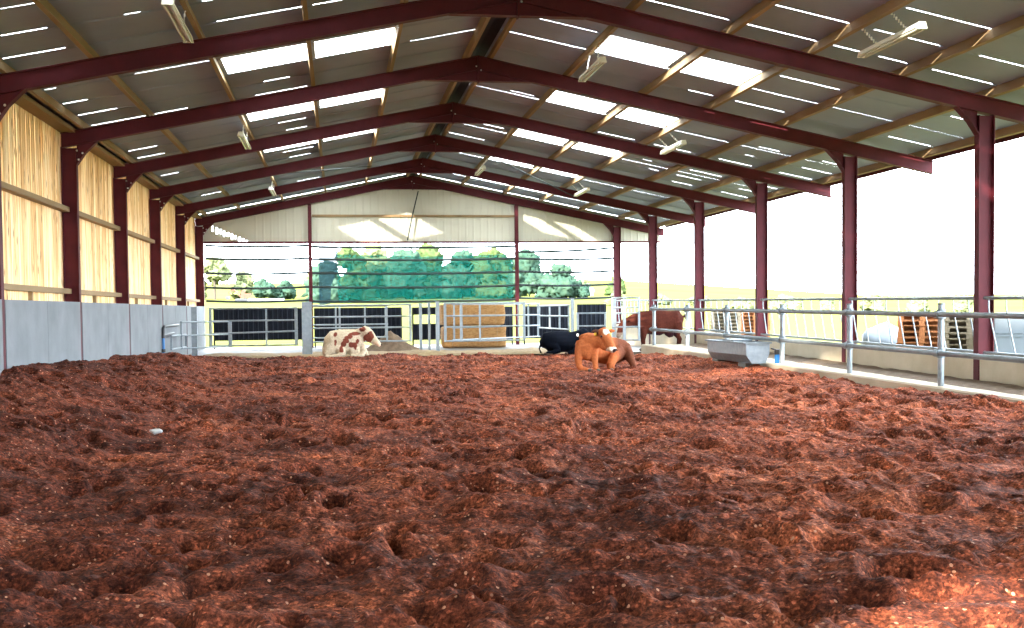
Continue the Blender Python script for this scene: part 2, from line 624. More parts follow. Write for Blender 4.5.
wr = struct('wall_right', None, None, 'low cream concrete feed wall under the open side')
for a, b in zip(ys[:-1], ys[1:]):
    if a < 8:
        pass
    za, zb = H - 0.93 + 0.010 * (a - 18.8), H - 0.93 + 0.010 * (b - 18.8)
    p = [(XR + .02, a + .09, -0.1), (XR + .02, b - .09, -0.1), (XR + .02, b - .09, zb), (XR + .02, a + .09, za)]
    obj('feed_wall_panel', MB().prism(p, (0.15, 0, 0)), 'cream_concrete', wr)


def post_line(y):
    return 10.3 - 0.034 * (y - 18)


kb = MB()
y0, y1 = 1.5, 35.2
poly0 = [(post_line(y0) - .13, y0, -0.3), (XR + .02, y0, -0.3), (XR + .02, y0, kz(y0) - .02), (post_line(y0) - .09, y0, kz(y0)), (post_line(y0) - .13, y0, kz(y0) - .03)]
poly1 = [(post_line(y1) - .13, y1, -0.3), (XR + .02, y1, -0.3), (XR + .02, y1, kz(y1) - .02), (post_line(y1) - .09, y1, kz(y1)), (post_line(y1) - .13, y1, kz(y1) - .03)]
kb.add(poly0 + poly1, [(0, 1, 2, 3, 4), (9, 8, 7, 6, 5)] + [(i, (i + 1) % 5, 5 + (i + 1) % 5, 5 + i) for i in range(5)])
kerb = struct('kerb', kb, 'cream_concrete', 'cream concrete step carrying the tubular rail')
# dirt caught along the foot of the feed wall
dm = MB()
n = 160
pts = []
for i in range(n + 1):
    y = 12 + (34.5 - 12) * i / n
    wdt = 0.50 + 0.16 * (mnoise.noise(Vector((y * .9, 3, 0))) + mnoise.noise(Vector((y * 3, 9, 0))) * .5)
    hgt = 0.05 + 0.03 * mnoise.noise(Vector((y * 2, 1, 0)))
    pts += [(XR + .0, y, kz(y) + hgt), (XR - wdt * .6, y, kz(y) + hgt * .6), (XR - wdt - .12, y, kz(y) - .012)]
dm.add(pts, [(3 * i + k, 3 * i + k + 1, 3 * i + k + 4, 3 * i + k + 3) for i in range(n) for k in range(2)], True)
tag(obj('dirt_strip', dm, 'heap'), 'brown dirt gathered along the foot of the cream feed wall', 'dirt', kind='stuff')

# ------------------------------------------------------------------ roof
PUR_L = [-5.1, -3.80, -2.12, -0.46, 1.15, 2.80]
PUR_R = [3.32, 5.0, 6.72, 8.2, 9.9, 11.55, 13.2]
JY = [3.3 + 1.2700 * i for i in range(0, 35)]
JOINTS = [-1.6, -.3, .95, 2.2, 3.5, 4.75, 6.0, 7.25, 8.5, 9.75, 11.0, 12.3, 13.5, 14.8, 16.05, 17.28, 18.51, 19.8, 21.0, 22.35, 23.6, 24.85, 26.25, 27.48, 28.75, 30.03, 31.25, 32.52, 33.8, 35.08, 36.4, 37.7, 38.95, 40.2, 41.5, 42.8, 44.1, 45.3]
SLIT_L = [(16.05, -4.39, -3.95, 0), (17.28, -4.73, -4.1, 1), (17.28, -3.02, -2.8, 0), (17.28, -1.91, -1.67, 1), (18.51, -5.05, -4.13, 1), (18.51, -1.83, -1.22, 1), (18.51, -0.33, 0.13, 1), (18.51, -1.23, -0.48, 1), (21.0, -5.05, -4.85, 0), (21.0, -3.51, -2.23, 0), (22.35, -5.05, -4.61, 1), (22.35, 1.47, 2.76, 0), (23.6, -5.05, -4.31, 1), (23.6, -1.43, -0.92, 1), (24.85, -5.05, -3.95, 1), (24.85, -3.77, -3.1, 1), (24.85, -1.68, -0.6, 1), (28.75, -5.0, -4.34, 1), (28.75, -1.41, -0.74, 1), (30.03, -5.0, -4.34, 1), (30.03, -1.27, -0.74, 1), (33.8, -5.0, -4.51, 1), (33.8, -1.53, -0.66, 1), (35.08, -1.4, -0.79, 1), (40.2, -4.6, -3.9, 1), (41.5, -1.4, -0.6, 1)]
SLIT_R = [(16.05, 8.53, 10.0, 1), (17.28, 8.63, 9.72, 1), (17.28, 6.97, 8.16, 1), (17.28, 10.46, 11.28, 1), (18.51, 7.3, 8.15, 1), (18.51, 6.81, 7.33, 1), (18.51, 10.31, 11.42, 1), (18.51, 5.14, 6.57, 1), (18.51, 8.5, 9.06, 1), (18.51, 9.32, 9.8, 1), (21.0, 3.65, 4.86, 0), (21.0, 8.55, 9.71, 1), (21.0, 12.1, 12.62, 1), (22.35, 3.47, 4.78, 0), (22.35, 8.94, 9.21, 0), (23.6, 7.53, 8.02, 0), (23.6, 12.1, 13.1, 1), (23.6, 9.33, 9.65, 1), (23.6, 8.58, 9.38, 1), (27.48, 4.26, 4.81, 0), (27.48, 12.29, 13.1, 1), (27.48, 10.58, 10.86, 0), (27.48, 10.86, 11.13, 1), (28.75, 12.29, 13.1, 1), (28.75, 10.7, 10.93, 0), (30.03, 7.04, 8.0, 1), (30.03, 8.59, 9.59, 1), (30.03, 12.17, 13.1, 1), (30.03, 10.43, 11.35, 1), (32.52, 4.21, 4.8, 1), (32.52, 8.93, 9.21, 0), (32.52, 12.5, 13.1, 1), (32.52, 10.39, 11.35, 1), (33.8, 12.38, 12.94, 1), (33.8, 9.49, 9.76, 0), (33.8, 10.37, 11.11, 1), (35.08, 3.5, 4.53, 1), (35.08, 12.27, 13.1, 1), (35.08, 10.61, 11.24, 1)]
# rooflight strips: one per bay, each pair between three purlins
RL_Y = [(YF[0] + BAY * i + 2.24, YF[0] + BAY * i + 3.58) for i in range(-1, 5)]
RL_Y[1] = (21.02, 22.33)
RL_Y[0] = (13.52, 14.86)
RL_L = [(-2.02, -0.50), (-0.36, 1.12)]
RL_R = [(5.06, 6.62), (6.80, 8.16)]
ceil = struct('ceiling', None, None, 'grey roof sheets on timber purlins with thin light gaps')


def roof_slope(x0, x1, slits, lights):
    """Sheet cut into cells so the light gaps and the rooflight openings are real holes."""
    rects = []
    for y, a, b, wd in slits:
        h = 0.014 if wd else 0.006
        rects.append((a, b, y - h, y + h))
    for ya, yb in RL_Y:
        for xa, xb in lights:
            rects.append((xa, xb, ya, yb))
    Ys = sorted(set([YFRONT, YEND + 0.25] + [r[2] for r in rects] + [r[3] for r in rects] + JOINTS))
    mb = MB()
    for ya, yb in zip(Ys[:-1], Ys[1:]):
        ym = (ya + yb) / 2
        cuts = sorted((r[0], r[1]) for r in rects if r[2] < ym < r[3])
        x = x0
        segs = []
        for a, b in cuts:
            if a > x:
                segs.append((x, a))
            x = max(x, b)
        if x < x1:
            segs.append((x, x1))
        for a, b in segs:
            mb.add([(a, ya, sheet_z(a)), (b, ya, sheet_z(b)), (b, yb, sheet_z(b)), (a, yb, sheet_z(a))], [(0, 1, 2, 3)])
    # laps: the next sheet sits slightly lower along each joint, broken where a gap is open
    for y in JOINTS:
        cuts = sorted((a - .03, b + .03) for yy, a, b, _ in slits if abs(yy - y) < .05)
        if any(ya - .05 < y < yb + .05 for ya, yb in RL_Y):
            cuts = sorted(cuts + list(lights))
        x = x0
        segs = []
        for a, b in cuts:
            if a > x:
                segs.append((x, a))
            x = max(x, b)
        if x < x1:
            segs.append((x, x1))
        for a, b in segs:
            mb.add([(a, y - .02, sheet_z(a) - .004), (b, y - .02, sheet_z(b) - .004), (b, y + .03, sheet_z(b) - .022), (a, y + .03, sheet_z(a) - .022), (b, y + .032, sheet_z(b)), (a, y + .032, sheet_z(a))], [(0, 1, 2, 3), (3, 2, 4, 5)])
    return mb


obj('roof_sheet', roof_slope(XL - 0.55, XA, SLIT_L, RL_L), 'sheet', ceil)
obj('roof_sheet', roof_slope(XA, XR + OV + 0.13, SLIT_R, RL_R), 'sheet', ceil)
rc = MB()
rz = sheet_z(XA)
rc.add([(XA - .22, YFRONT, rz + .0), (XA, YFRONT, rz + .06), (XA + .22, YFRONT, rz + .0), (XA - .22, YEND + .25, rz + .0), (XA, YEND + .25, rz + .06), (XA + .22, YEND + .25, rz)], [(0, 1, 4, 3), (1, 2, 5, 4)])
obj('ridge_cap', rc, 'sheet', ceil)
rs_ = MB()
for xa, xb in ((XA - .16, XA), (XA, XA + .20)):
    rs_.prism([(xa, YFRONT, sheet_z(xa) - .03), (xb, YFRONT, sheet_z(xb) - .03), (xb, YFRONT, sheet_z(xb) - .04), (xa, YFRONT, sheet_z(xa) - .04)], (0, YEND + .2 - YFRONT, 0))
obj('ridge_strip', rs_, 'dark_sheet', ceil)
for x in PUR_L + PUR_R:
    mb = MB()
    s = SL if x < XA else -SL
    up = Vector((-s, 0, 1)).normalized()
    al = Vector((1, 0, s)).normalized()
    c = Vector((x, (YFRONT + YEND) / 2, rafter_z(x) + RD + 0.088))
    mb.obox(c, al * 0.036, (0, (YEND - YFRONT) / 2 + .1, 0), up * 0.086)
    obj('purlin', mb, 'timber', ceil)
    if abs(x - XA) < 0.5:
        # purlin cleats near the ridge
        for y in YF:
            obj('purlin_cleat', MB().box(x - .05, x - .04, y + .3, y + .36, c.z - .09, c.z + .04), 'timber', ceil)
# eave gutter board of the open side
xe = XR + OV + 0.10
obj('fascia', MB().box(xe, xe + .03, YFRONT, YEND + .2, rafter_z(xe) + 0.37, rafter_z(xe) + 0.485), 'steel', ceil)

bayname = ['in the bay before the frontmost frame', 'between the frontmost and second frames', 'between the second and third frames', 'between the third and fourth frames', 'between the fourth and fifth frames', 'between the fifth frame and the gable']
for i, (ya, yb) in enumerate(RL_Y):
    for sname, lights in (('boarded', RL_L), ('open', RL_R)):
        for k, (xa, xb) in enumerate(lights):
            lower = (k == 0) == (sname == 'boarded')
            lower = (k == 0) if sname == 'boarded' else (k == 1)
            th = .012
            mb = MB()
            xs = [xa - .02 + (xb - xa + .04) * t / 10 for t in range(11)]
            p0 = [(x, ya - .03, sheet_z(x) + .012) for x in (xa - .03, xb + .03)]
            p1 = [(x, yb + .03, sheet_z(x) + .012) for x in (xa - .03, xb + .03)]
            mb.add(p0 + p1, [(0, 1, 3, 2)])
            o = obj('rooflight', mb, 'rooflight')
            tag(o, '%s white rooflight on the %s-side roof slope %s' % ('lower' if lower else 'upper', sname, bayname[i]), 'rooflight', 'white rooflights in the grey roof')

# ------------------------------------------------------------------ portal frames
def ibeam(mb, p0, p1, dvec, wvec, depth, width, tf=0.014, tw=0.009):
    """I section swept from p0 to p1 (points on the inner flange face); dvec points to the outer flange."""
    p0, p1, d, w_ = Vector(p0), Vector(p1), Vector(dvec), Vector(wvec)
    a = width / 2
    prof = [(0, -a), (0, a), (tf, a), (tf, tw), (depth - tf, tw), (depth - tf, a), (depth, a), (depth, -a), (depth - tf, -a), (depth - tf, -tw), (tf, -tw), (tf, -a)]
    n = len(prof)
    v = [p + d * q[0] + w_ * q[1] for p in (p0, p1) for q in prof]
    f = [(i, (i + 1) % n, n + (i + 1) % n, n + i) for i in range(n)]
    cap = [(0, 1, 2, 3, 10, 11), (3, 4, 9, 10), (4, 5, 6, 7, 8, 9)]
    f += cap + [tuple(n + i for i in c[::-1]) for c in cap]
    mb.add(v, f)


ordn = ['frontmost', 'second', 'third', 'fourth', 'fifth', 'rearmost']
for i, y in enumerate(YF):
    lab = {0: 'frontmost dark red steel portal frame spanning the shed', 5: 'rearmost dark red portal frame carrying the cream gable sheeting'}.get(i, '%s dark red steel portal frame from the front' % ordn[i])
    t = thing('portal_frame', lab, 'steel frame', (XA, y, 0), 0, 'dark red portal frames')
    D = 0.30
    for s, xi in ((-1, XL), (1, XR)):
        mb = MB()
        ibeam(mb, (xi - XA, 0, -0.1), (xi - XA, 0, ZE - 0.0615), (s, 0, 0), (0, 1, 0), D, 0.165)
        c = obj('column', mb, 'steel', t)
        # base of haunch bolts
        if s < 0:
            for (bx, bz) in ((0.05, -0.30), (0.13, -0.17), (0.02, -0.12)):
                obj('bolt', MB().ico((xi + bx - XA, -.09, ZE + bz), .022, 1), 'chain', c)
    # rafters
    xo = XL - D
    mb = MB()
    for a, b, nm in ((xo, XA, 'rafter'), (XR + OV, XA, 'rafter')):
        mb = MB()
        p0 = Vector((a - XA, 0, rafter_z(a)))
        p1 = Vector((0, 0, ZE + SL * (XR - XA)))
        ibeam(mb, p0, p1, (0, 0, 1), (0, 1, 0), RD, 0.165)
        obj('rafter', mb, 'steel', t)
    # eave haunches
    for s, xi in ((-1, XL), (1, XR)):
        L, dp = 0.42, 0.40
        def zz(x):
            return rafter_z(x)
        x1 = xi - s * L
        a = (xi - XA, -.009, zz(xi) + .01)
        b = (x1 - XA, -.009, zz(x1) + .01)
        c = (xi - XA, -.009, zz(xi) - dp)
        mid = (xi - s * L * .38 - XA, -.009, zz(xi) - dp * .42)
        mb = MB()
        mb.prism([a, b, mid, c], (0, .018, 0))
        for q0, q1 in ((b, mid), (mid, c)):
            q0, q1 = Vector(q0), Vector(q1)
            dd = (q1 - q0)
            nn = Vector((dd.z, 0, -dd.x)).normalized() * .007
            mb.obox((q0 + q1) / 2 + Vector((0, .009, 0)), dd / 2, (0, .0825, 0), nn)
        obj('eave_haunch', mb, 'steel', t)
    # apex haunch
    zap = ZE + SL * (XR - XA)
    hw = (zap - ZAB) / SL
    mb = MB()
    mb.prism([(-hw, -.009, ZAB), (hw, -.009, ZAB), (0, -.009, zap + .02)], (0, .018, 0))
    mb.box(-hw, hw, -.0825, .0825, ZAB - .007, ZAB + .007)
    obj('apex_haunch', mb, 'steel', t)
    mb = MB().box(-.015, .015, -.09, .09, ZAB - .03, zap + RD)
    ap = obj('apex_plate', mb, 'steel', t)
    for bx, bz in ((-.05, .30), (.05, .22)):
        obj('bolt', MB().ico((bx, -.095, ZAB + bz), .02, 1), 'chain', ap)

# gable posts
for x, lab in ((-1.09, 'slim dark red gable post next to the folded end of the green mesh'), (7.24, 'slim dark red gable post at the plain end of the green mesh')):
    g = thing('gable_post', lab, 'post', (x, YEND - .02, 0))
    mb = MB()
    ibeam(mb, (0, -.07, 0), (0, -.07, rafter_z(x) - .01), (0, 1, 0), (1, 0, 0), .16, .14)
    obj('post_section', mb, 'steel', g)
    obj('base_plate', MB().box(-.12, .12, -.12, .14, .1, .115), 'steel', g)

# gable sheeting
wb = struct('wall_back', None, None, 'cream profiled gable sheeting above the open end')
YG = YEND + 0.16
gb = 2.77 + H
mb = MB()
prof = []
SLOT0, SLOT1 = -4.95, -3.45
x = SLOT1
while x < XR + OV:
    for dx, dy in ((0, 0), (.20, 0), (.225, -.012), (.275, -.012)):
        prof.append((x + dx, YG + dy))
    x += 0.30
prof = [p for p in prof if p[0] < XR + OV]
V = []
holes = set()
for (px, py) in prof:
    V += [(px, py, gb + (0.0)), (px, py, sheet_z(px) - .03)]
fc = []
for k in range(len(prof) - 1):
    fc.append((2 * k, 2 * k + 2, 2 * k + 3, 2 * k + 1))
mb.add(V, fc)
obj('gable_sheet', mb, 'gable', wb)
mb = MB()
cutx = []
for k in range(10):
    xa = -4.90 + .145 * k
    zt = 3.40 - .062 * k + H
    cutx.append((xa, xa + (.085 if k % 3 else .06), max(gb + .03, zt - (.26 if k % 2 else .20) + .012 * k), zt))
x = XL - .3
for xa, xb, za, zb in cutx + [(SLOT1, SLOT1, gb, gb)]:
    mb.add([(x, YG, gb), (xa, YG, gb), (xa, YG, sheet_z(xa) - .03), (x, YG, sheet_z(x) - .03)], [(0, 1, 2, 3)])
    if xb > xa:
        mb.add([(xa, YG, gb), (xb, YG, gb), (xb, YG, za), (xa, YG, za)], [(0, 1, 2, 3)])
        mb.add([(xa, YG, zb), (xb, YG, zb), (xb, YG, sheet_z(xb) - .03), (xa, YG, sheet_z(xa) - .03)], [(0, 1, 2, 3)])
    x = xb
obj('slotted_sheet', mb, 'gable', wb)
obj('bottom_trim', MB().box(XL - .3, XR + OV, YG - .085, YG - .03, gb - .06, gb + .02), 'steel', wb)
obj('sheeting_rail', MB().box(-1.0, 7.17, YG - .085, YG - .03, 3.77 + H, 3.86 + H), 'timber', wb)
hr = MB().tube([(3.24, YG - .2, 4.80 + H), (3.0, YG - .2, 3.85 + H), (2.78, YG - .22, 2.82 + H)], .026, 6)
tag(obj('hanging_rope', hr, 'rope'), 'dark rope hanging from the apex against the cream gable', 'rope')
wf = struct('wall_front_blocker', None, None, 'unseen dark front screen added behind the viewpoint to block skylight')  # unseen screen added to cut front skylight; boarded side left open for sun
obj('blocker_sheet', MB().box(-1.2, XR, YFRONT - .05, YFRONT, 0, 5.2), 'dark_sheet', wf)
fs_ = MB()
for xa, xb in ((XL - .3, XA), (XA, XR + OV)):
    fs_.prism([(xa, YFRONT - .05, 5.2 if xa > 0 else min(5.2, sheet_z(xa) - .06)), (xb, YFRONT - .05, 5.2 if xb < 12 else sheet_z(xb) - .06), (xb, YFRONT - .05, sheet_z(xb) - .03), (xa, YFRONT - .05, sheet_z(xa) - .03)], (0, .04, 0))
obj('blocker_gable', fs_, 'gable', wf)
# bracing rods of the last bays
br = [((-2.6, 36.0, 4.22 + H), (1.2, 39.5, 5.0 + H), 'thin dark brace rod under the boarded-side slope'), ((5.0, 36.5, 4.95 + H), (8.6, 40.3, 4.02 + H), 'thin dark brace rod under the open-side slope')]
for a, b, lab in br:
    tag(obj('brace_rod', MB().tube([a, b], .018, 6), 'rope'), lab, 'brace')
obj_r = MB().tube([(-2.4, 37.2, 4.2 + H), (2.4, 37.2, 4.2 + H + .02)], .012, 6)

# ------------------------------------------------------------------ hanging tube lamps
lamps = [(-2.15, 15.4, 17.5, 4.02, 'white tube lamp over the boarded side, before the frontmost frame'),
         (-2.15, 26.6, 28.7, 4.02, 'white tube lamp over the boarded side, beyond the second frame'),
         (-2.15, 38.1, 40.2, 4.02, 'white tube lamp over the boarded side, beyond the fourth frame'),
         (8.46, 15.5, 17.4, 4.02, 'white tube lamp over the open side, before the frontmost frame'),
         (8.46, 27.0, 28.8, 4.02, 'white tube lamp over the open side, beyond the second frame'),
         (8.46, 37.8, 39.8, 4.02, 'white tube lamp over the open side, beyond the fourth frame'),
         (4.93, 20.7, 22.5, 4.58, 'white tube lamp near the ridge, beyond the frontmost frame'),
         (4.65, 36.0, 37.8, 4.50, 'white tube lamp near the ridge, beyond the fourth frame')]
for (x, ya, yb, z, lab) in lamps:
    L = yb - ya
    t = thing('tube_lamp', lab, 'lamp', (x, ya, z + H), 0, 'hanging tube lamps')
    b = MB()
    b.prism([(-.05, 0, .10), (.05, 0, .10), (.075, 0, .03), (-.075, 0, .03)], (0, L, 0))
    obj('lamp_body', b, 'tube_white', t)
    for s in (-1, 1):
        obj('lamp_tube', MB().tube([(s * .045, .03, .005), (s * .045, L - .03, .005)], .02, 8), 'tube_glass', t)
    for e in (0, L):
        obj('end_cap', MB().prism([(-.052, e - .02, .103), (.052, e - .02, .103), (.078, e - .02, .0), (-.078, e - .02, .0)], (0, .04, 0)), 'tube_white', t)
    top = 0.0
    px = min(PUR_L + PUR_R, key=lambda q: abs(q - x))
    zt = rafter_z(px) + RD + .02 - (z + H)
    for e in (L * .25, L * .75):
        ch = MB()
        n = max(3, int(zt / .045))
        for k in range(n):
            za, zb = .10 + (zt - .10) * k / n, .10 + (zt - .10) * (k + 1) / n
            fx0, fx1 = (px - x) * k / n, (px - x) * (k + 1) / n
            if k % 2:
                ch.box(fx0 - .005, fx0 + .006, e - .014, e + .014, za - .005, zb + .008)
            else:
                ch.box(fx0 - .014, fx0 + .014, e - .005, e + .005, za - .005, zb + .008)
        obj('chain', ch, 'chain', t)

# ------------------------------------------------------------------ open end: ropes, mesh, dark sheeted gates
def sag(x0, x1, z0, z1, y, s, n=10):
    return [(x0 + (x1 - x0) * t / n, y, z0 + (z1 - z0) * t / n - s * 4 * (t / n) * (1 - t / n)) for t in range(n + 1)]


rz_ = [2.63, 2.09, 1.53, 0.97, 0.43]
rn = ['topmost', 'second', 'middle', 'fourth', 'lowest']
bays = [(-5.15, -1.16, 'in the end bay beside the boarded wall', [2.63, 2.12, 1.55, .98, .45]), (-1.02, 7.17, 'along the green mesh', [2.58, 2.08, 1.53, .97, .40]), (7.31, 11.3, 'in the end bay beside the open side', [2.35, 2.08, 1.55, 1.0, .46])]
for (xa, xb, wh, zs) in bays:
    for k, z in enumerate(zs):
        s = .05
        z1 = z + (.16 if (k == 0 and xa > 7) else .0)
        tag(obj('rope', MB().tube(sag(xa, xb, z + H, z1 + H, YEND + .02, s), .05, 6), 'rope'), '%s dark rope strung %s' % (rn[k], wh), 'rope', 'ropes across the open end')
nt_ = thing('windbreak_mesh', 'green windbreak mesh stretched across the open end', 'mesh', (0, YEND + .14, 0))
n = 24
v = []
for i in range(n + 1):
    x = -0.02 + 7.12 * i / n
    yo = .03 * math.sin(i * 1.3)
    top = 2.12 + .10 * abs(i / n - .5) * 2 + .05
    v += [(x, yo, 0.30 + H - .03 * math.sin(math.pi * i / n)), (x, yo, 1.2 + H), (x, yo, top + H)]
me_ = MB().add(v, [(3 * i + k, 3 * i + 3 + k, 3 * i + 4 + k, 3 * i + 1 + k) for i in range(n) for k in range(2)], True)
obj('mesh_sheet', me_, 'net', nt_)
fl = [(-.76, 2.62), (-.02, 2.60), (-.02, 2.0), (-.05, 1.55), (-.28, 1.05), (-.33, .3), (-.76, .24)]
fd = MB()
fd.prism([(a, -.06, b + H) for a, b in fl], (0, .012, 0))
obj('folded_end', fd, 'net_fold', nt_)

dark = [(-4.85, -1.22, -1.12, .14, 'wide dark ribbed sheet gate beside the boarded wall'),
        (-.95, 2.48, -1.20, .13, 'dark ribbed sheet gate under the green mesh'),
        (2.95, 4.3, -1.2, .12, 'dark sheet panel with a gap beside the bales'),
        (6.35, 7.0, -1.25, .12, 'narrow dark sheet panel next to the bales'),
        (7.5, 9.35, -1.2, .12, 'dark sheet gate behind the black cow'),
        (9.75, 10.92, -1.12, .18, 'dark blue sheet gate in the corner of the open side')]
for xa, xb, za, zb, lab in dark:
    t = thing('sheeted_gate', lab, 'gate', (xa, YEND - .15, 0), 0, 'dark sheeted gates at the far end')
    def ribs(x0, x1, z0, z1):
        mb = MB()
        pr = []
        x = x0
        while x < x1:
            pr += [(x, 0), (x + .10, 0), (x + .12, -.03), (x + .17, -.03)]
            x += .19
        pr = [p for p in pr if p[0] <= x1] + [(x1, 0)]
        V = []
        for px, py in pr:
            V += [(px - xa, py, z0), (px - xa, py, z1), (px - xa, py + .01, z0), (px - xa, py + .01, z1)]
        fs = []
        for k in range(len(pr) - 1):
            o = 4 * k
            fs += [(o, o + 4, o + 5, o + 1), (o + 2, o + 3, o + 7, o + 6)]
        mb.add(V, fs)
        return mb
    if 2.9 < xa < 3:
        obj('sheet_panel', ribs(xa, xb, za + H, -.55 + H), 'dark_sheet', t)
        obj('sheet_panel', ribs(xa, xb, -.18 + H, zb + H), 'dark_sheet', t)
    else:
        obj('sheet_panel', ribs(xa, xb, za + H, zb + H), 'dark_sheet', t)
    for x in (xa, xb):
        obj('gate_stile', MB().box(x - xa - .03, x - xa + .03, .015, .07, 0.1, zb + H), 'dark_sheet', t)
    obj('top_bar', MB().box(0, xb - xa, .015, .06, zb + H - .06, zb + H), 'dark_sheet', t)

# ------------------------------------------------------------------ bales, straw
def bale(x0, x1, y0, y1, z0, z1, lab, seed):
    nx, ny, nz = 22, 10, 10
    bm = bmesh.new()
    bmesh.ops.create_cube(bm, size=2)
    bmesh.ops.subdivide_edges(bm, edges=bm.edges, cuts=9, use_grid_fill=True)
    c = Vector(((x0 + x1) / 2, (y0 + y1) / 2, (z0 + z1) / 2))
    h = Vector(((x1 - x0) / 2, (y1 - y0) / 2, (z1 - z0) / 2))
    r = 0.11
    for v in bm.verts:
        p = Vector([v.co[i] * h[i] for i in range(3)])
        core = Vector([max(-h[i] + r, min(h[i] - r, p[i])) for i in range(3)])
        d = p - core
        if d.length > r:
            p = core + d.normalized() * r
        k = mnoise.noise((p + Vector((seed, 0, 0))) * 3.0) * .045
        q = p + d.normalized() * k if d.length > 0 else p
        q.z = max(q.z, -h.z)
        v.co = c + q
    me = bpy.data.meshes.new('bale')
    bm.to_mesh(me)
    bm.free()
    me.polygons.foreach_set('use_smooth', [True] * len(me.polygons))
    t = thing('straw_bale', lab, 'bale', (c.x, c.y, z0), 0, 'stacked straw bales')
    me.transform(Matrix.Translation(-Vector((c.x, c.y, z0))))
    obj('bale_body', me, 'straw', t)
    for k in range(4):
        x = -h.x * .7 + h.x * 1.4 * k / 3
        pts = [(x, -h.y - .004, .06), (x, -h.y - .004, 2 * h.z - .06), (x, -h.y + .09, 2 * h.z + .004), (x, h.y - .08, 2 * h.z + .004)]
        obj('twine', MB().tube(pts, .008, 5), 'loose_straw', t)


bale(3.88, 6.32, 42.6, 43.8, 0.10, 0.93, 'lower straw bale behind the galvanised gate', 3)
bale(3.84, 6.26, 42.55, 43.75, 0.945, 1.775, 'upper straw bale on top of another behind the gate', 8)


def heap(name, cx, cy, z, rx, ry, h, m, lab, cat, seed):
    mb = MB()
    n, q = 30, 12
    v = [(cx, cy, z + h)]
    for j in range(1, q + 1):
        for i in range(n):
            a = 2 * math.pi * i / n
            r = j / q
            kk = 1 + .15 * mnoise.noise(Vector((math.cos(a) * 2 + seed, math.sin(a) * 2, 0)))
            zz = z + h * (1 - r) ** 1.25 * (1 + .2 * mnoise.noise(Vector((math.cos(a) * r * 4, math.sin(a) * r * 4, seed))))
            v.append((cx + rx * r * kk * math.cos(a), cy + ry * r * kk * math.sin(a), zz if j < q else z - .01))
    f = [(0, 1 + i, 1 + (i + 1) % n) for i in range(n)]
    for j in range(q - 1):
        for i in range(n):
            a, b = 1 + j * n + i, 1 + j * n + (i + 1) % n
            f.append((a, a + n, b + n, b))
    mb.add(v, f, True)
    return tag(obj(name, mb, m), lab, cat, kind='stuff')


heap('feed_heap', 1.85, 41.2, .1, 1.15, .9, .72, 'heap', 'brown heap of loose feed behind the gate', 'feed heap', 2)


def straw_patch():
    mb = MB()
    nx, ny = 70, 14
    v = []
    for i in range(nx + 1):
        for j in range(ny + 1):
            x = -4.9 + 14.4 * i / nx
            y = 36.6 + 2.6 * j / ny
            e = min(1, min(i, nx - i) / 4, min(j, ny - j) / 2)
            z = .10 + e * (.05 + .10 * max(0, mnoise.noise(Vector((x * .9, y * .9, 1)))) + .05 * mnoise.noise(Vector((x * 4, y * 4, 3))))
            v.append((x, y, z if e > 0 else .07))
    f = [(i * (ny + 1) + j, (i + 1) * (ny + 1) + j, (i + 1) * (ny + 1) + j + 1, i * (ny + 1) + j + 1) for i in range(nx) for j in range(ny)]
    mb.add(v, f, True)
    tag(obj('loose_straw', mb, 'loose_straw'), 'loose pale straw strewn along the foot of the gates', 'straw', kind='stuff')


straw_patch()

# ------------------------------------------------------------------ gates along the far edge
def gate(lab, a, b, rails, vfr, name='tubular_gate', rr=.028, base=None, zt=None):
    a, b = Vector(a), Vector(b)
    t = thing(name, lab, 'gate', (a.x, a.y, 0), 0, 'galvanised tubular gates')
    d = b - a
    for z in rails:
        z0, z1 = (z, z) if not isinstance(z, tuple) else z
        obj('gate_rail', MB().tube([(0, 0, z0 + H), (d.x, d.y, z1 + H)], rr, 8), 'galv', t)
    lo = min(min(z) if isinstance(z, tuple) else z for z in rails)
    hi = max(max(z) if isinstance(z, tuple) else z for z in rails)
    for q in vfr:
        k, wd = q if isinstance(q, tuple) else (q, .03)
        p = d * k
        obj('gate_upright', MB().box(p.x - wd, p.x + wd, p.y - .02, p.y + .02, lo + H - .03, hi + H + .03), 'galv', t)
    return t


YG_ = 38.0
gate('galvanised gate in front of the widest dark sheet gate', (-4.16, YG_), (-1.36, YG_), [.12, -.28, (-.70, -.64), -1.10], [(0, .05), .64, (.985, .05)])
g = gate('short galvanised gate end at the concrete panel wall', (-4.9, 36.6), (-3.5, YG_ + .1), [-.30, -.72, -1.12], [(.0, .03), (.97, .06)])
gate('slim galvanised loop gate against the concrete panel wall', (-5.02, 35.2), (-4.86, 37.4), [-.70, -1.10], [0.02, .98])
gate('galvanised gate behind the white and brown cow', (-.86, YG_), (2.42, YG_), [.19, -.19, -.56, -1.02], [.27, .745, (.985, .045)])
gate('galvanised gate standing just behind the white cow gate', (-.86, YG_ + .7), (1.66, YG_ + .9), [.16, -.20, -.46, -.90], [.30, .69, .97])
gate('galvanised gate in front of the straw bales', (3.5, YG_), (6.28, YG_), [.22, -.20, -.57, -1.05], [(0.015, .045), .205, .44, (.985, .045)])
gate('galvanised gate folded back behind the bale gate', (3.9, YG_ + 1.2), (7.6, 42.6), [.20, -.22, -.62, -1.05], [.02, .1, .74, .86, .98])
gate('galvanised gate running back behind the black cow', (7.86, YG_ + .2), (7.68, 43.2), [.12, -.26, -.72], [.02, .3, .62, .98])
gate('galvanised gate between the black cow and the tan calf', (8.08, YG_), (9.1, YG_), [-.16, -.60, -1.0], [(.02, .045), .98])
gate('tall galvanised gate in front of the standing red-brown cow', (8.62, 35.2), (9.52, 35.1), [.33, .02, -.16, -.60, -1.02], [(.03, .03), (.45, .045), (.97, .03)])


